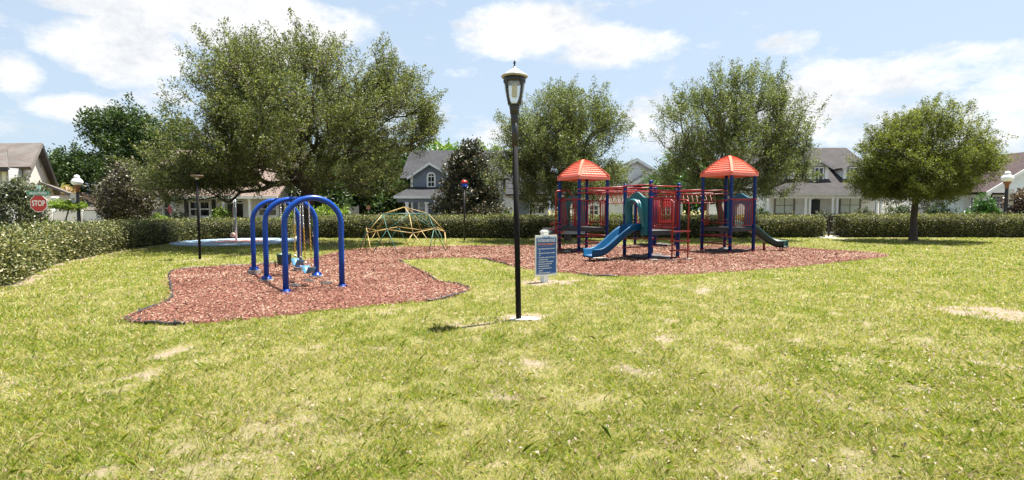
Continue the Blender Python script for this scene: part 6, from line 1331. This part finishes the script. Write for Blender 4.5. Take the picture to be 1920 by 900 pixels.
lines = [(1, 'Use of playground equipment is at own', .47), (0, 'risk', .045), (1, 'Playground for the exclusive use of residents', .47), (0, 'only', .045), (1, 'Young children under the age of 12 must be', .47), (0, 'accompanied by an adult', .26), (1, 'No rough play or loud noise permitted', .42), (1, 'Only one person per swing or slide', .38), (1, 'No jumping off swings while moving', .30), (1, 'Do not use the equipment when wet', .37), (0, 'equipment', .12), (1, 'No glass or bottles in playground', .33)]
z = .75
for bu, s, w in lines:
    sl(s, -.205, z, .036, SW, 'LEFT', w * .92, .0008)
    if bu: mb = MB(); mb.poly([S3(-.228, z - .007, .0145), S3(-.216, z - .007, .0145), S3(-.216, z + .007, .0145), S3(-.228, z + .007, .0145)], un * .002); mb.build('bullet', SW, fc)
    z -= .0475
# sandy footing pads at the sign
# stop sign with street name blades
ss_ = P(75, 400, 24).xy.to_3d(); st = thing('stop_sign', 'red stop sign with green street name blades behind the curving hedge', 'sign', ss_); zc_ = P(75, 381.5, 24).z; rr_ = .40
mb = MB(); mb.tube([(ss_.x, ss_.y, 0), (ss_.x, ss_.y, zc_ + .72)], .032, 8); mb.build('post', BLACKMETAL, st)
def octa(r, y): return [(ss_.x + r / math.cos(math.pi / 8) * math.cos(math.pi / 8 + k * math.pi / 4), y, zc_ + r / math.cos(math.pi / 8) * math.sin(math.pi / 8 + k * math.pi / 4)) for k in range(8)]
mb = MB(); mb.poly(octa(rr_, ss_.y - .045), (0, .008, 0)); pl = mb.build('plate', SW, st)
mb = MB(); mb.poly(octa(rr_ - .022, ss_.y - .048), (0, .002, 0)); fcx = mb.build('face', mat('stop_red', (.42, .02, .025), .4, .05, 3), pl)
text(fcx, 'STOP', (ss_.x, ss_.y - .05, zc_), .36, SW, width=.62, bold=.008)
SGN = mat('sign_green', (.05, .24, .2), .4, .05, 3); zb_ = P(75, 362.5, 24).z; zb2 = P(75, 352, 24).z
mb = MB(); mb.box((ss_.x - .5, ss_.y - .06, zb_ - .1), (ss_.x + .5, ss_.y - .036, zb_ + .1)); n1_ = mb.build('name_blade', SGN, st); text(n1_, 'BEAUMARD', (ss_.x + .02, ss_.y - .063, zb_), .15, SW, width=.8, bold=.003)
mb = MB(); mb.box((ss_.x - .2, ss_.y - .012, zb2 - .09), (ss_.x + .2, ss_.y + .012, zb2 + .11), -.5); n2_ = mb.build('name_blade', mat('sign_green_pale', (.4, .62, .58), .25, .1, 3), st); text(n2_, 'TRAIL', (ss_.x + .006, ss_.y - .014, zb2), .12, SW, rz=-.5, width=.3)
fs_ = P(691, 400, 44).xy.to_3d(); fsg = thing('far_sign', 'small red sign on a post far behind the hedge left of the dome climber', 'sign', fs_); zf = P(691, 388.5, 44).z
mb = MB(); mb.tube([fs_, at_z(fs_, zf)], .03, 6); mb.build('post', BLACKMETAL, fsg); mb = MB(); mb.box((fs_.x - .16, fs_.y - .05, zf - .17), (fs_.x + .16, fs_.y - .03, zf + .17)); mb.build('plate', mat('faded_red', (.42, .16, .16), .5, .2, 9), fsg)

# ------------------------------------------------------------------ bench, tetherball, funnel ball, gates
bx = P(1058, 440, 24.6).x; by = 24.6; t = thing('park_bench', 'weathered grey plank bench behind the coil climber', 'bench', (bx, by, 0)); GW = mat('grey_plank', (.3, .29, .28), .75, .15, 6)
zb_ = P(1058, 431, by).z; hl_ = 1.05
mb = MB(); mb.box((bx - hl_, by + .3, zb_ - .15), (bx + hl_, by + .34, zb_ + .1)); mb.build('backrest', GW, t)
mb = MB(); mb.box((bx - hl_, by - .15, .42), (bx + hl_, by + .25, .46)); mb.build('seat', GW, t)
for s in (-1, 1):
    mb = MB(); x = bx + s * (hl_ - .3); mb.tube([(x, by + .29, zb_ + .05), (x, by + .29, .40), (x, by - .1, .40), (x, by - .12, -.02)], .025, 7); mb.tube([(x, by + .29, .4), (x, by + .32, -.02)], .025, 7); mb.build('leg', GALV, t)
tp_ = P(443, 449, 25.5); b = Vector((tp_.x, 25.5, .062)); t = thing('tetherball_pole', 'silver tetherball pole on the blue round pad', 'pole', b); zt = P(441, 372, 25.5).z
mb = MB(); mb.tube([b, at_z(b, zt)], .05, 12); mb.tube([at_z(b, zt * .55), at_z(b, zt * .55 + .1)], .058, 12); mb.build('pole', GALV, t)
mb = MB(); bl = Vector((b.x - .10, b.y - .12, P(440, 440, 25.5).z)); mb.tube([at_z(b, zt - .05) + Vector((-.05, -.05, 0)), bl + Vector((0, 0, .12))], .008, 5); mb.build('rope', WHITE, t)
tb_ = thing('tetherball', 'pale tan tetherball hanging low beside the silver pole', 'ball', bl); mb = MB(); mb.lathe([(.12 * math.sin(math.pi * k / 12), -.12 * math.cos(math.pi * k / 12)) for k in range(13)], bl, 20); mb.build('ball', mat('ball_tan', (.58, .42, .34), .5, .15, 6), tb_)
fb = G(871, 451.5); t = thing('funnel_ball', 'black pole with a red and blue ball funnel in front of the magnolia', 'ball game', fb); zt = P(871, 349, fb.y).z
mb = MB(); mb.tube([at_z(fb, -.03), at_z(fb, zt)], .045, 10); mb.build('pole', BLACKMETAL, t)
mb = MB(); mb.lathe([(.06, -.05), (.13, -.04), (.14, .02), (.14, .10), (.13, .13)], (fb.x, fb.y, zt), 16); 
for k in range(6): a = k * 1.047; mb.tube([(fb.x + .13 * math.cos(a), fb.y + .13 * math.sin(a), zt), (fb.x + .155 * math.cos(a), fb.y + .155 * math.sin(a), zt - .03)], .04, 8)
mb.build('outlet', mat('funnel_blue', (.01, .05, .4), .4, .1, 5), t)
mb = MB(); mb.lathe([(.12, .135), (.15, .16), (.15, .22), (.12, .27), (.06, .3), (.01, .31)], (fb.x, fb.y, zt), 18); mb.build('funnel', mat('funnel_red', (.5, .015, .02), .4, .1, 5), t)
def gate(xa, xb, Y, h, label):
    t = thing('metal_gate', label, 'gate', ((xa + xb) / 2, Y, 0), None); BM = mat('gate_brown', (.035, .022, .02), .5, .2, 6)
    for x in (xa, xb): mb = MB(); mb.box((x - .04, Y - .04, 0), (x + .04, Y + .04, h + .08)); mb.lathe([(.055, 0), (.055, .02), (.01, .05)], (x, Y, h + .082), 4, False); mb.build('gate_post', BM, t)
    mb = MB()
    for z in (.12, h - .03): mb.box((xa + .045, Y - .018, z), (xb - .045, Y + .018, z + .05))
    n = 8
    for k in range(n + 1): x = xa + .06 + (xb - xa - .12) * k / n; mb.box((x - .011, Y - .011, .171), (x + .011, Y + .011, h - .031))
    g_ = mb.build('gate_leaf', BM, t); mb = MB(); mb.box((xb - .16, Y - .05, h * .55), (xb - .07, Y - .02, h * .55 + .1)); mb.build('latch', BLACKMETAL, g_)
gy = G(1565, 444.5).y + .5; gate(P(1553.5, 440, gy).x, P(1580.5, 440, gy).x, gy, 1.2, 'dark brown metal gate in the hedge gap in front of the dormer house')
gy = G(556, 446.5).y + .5; gate(P(543, 440, gy).x, P(574, 440, gy).x, gy, 1.15, 'dark gate in the hedge gap half hidden by the swing arches')
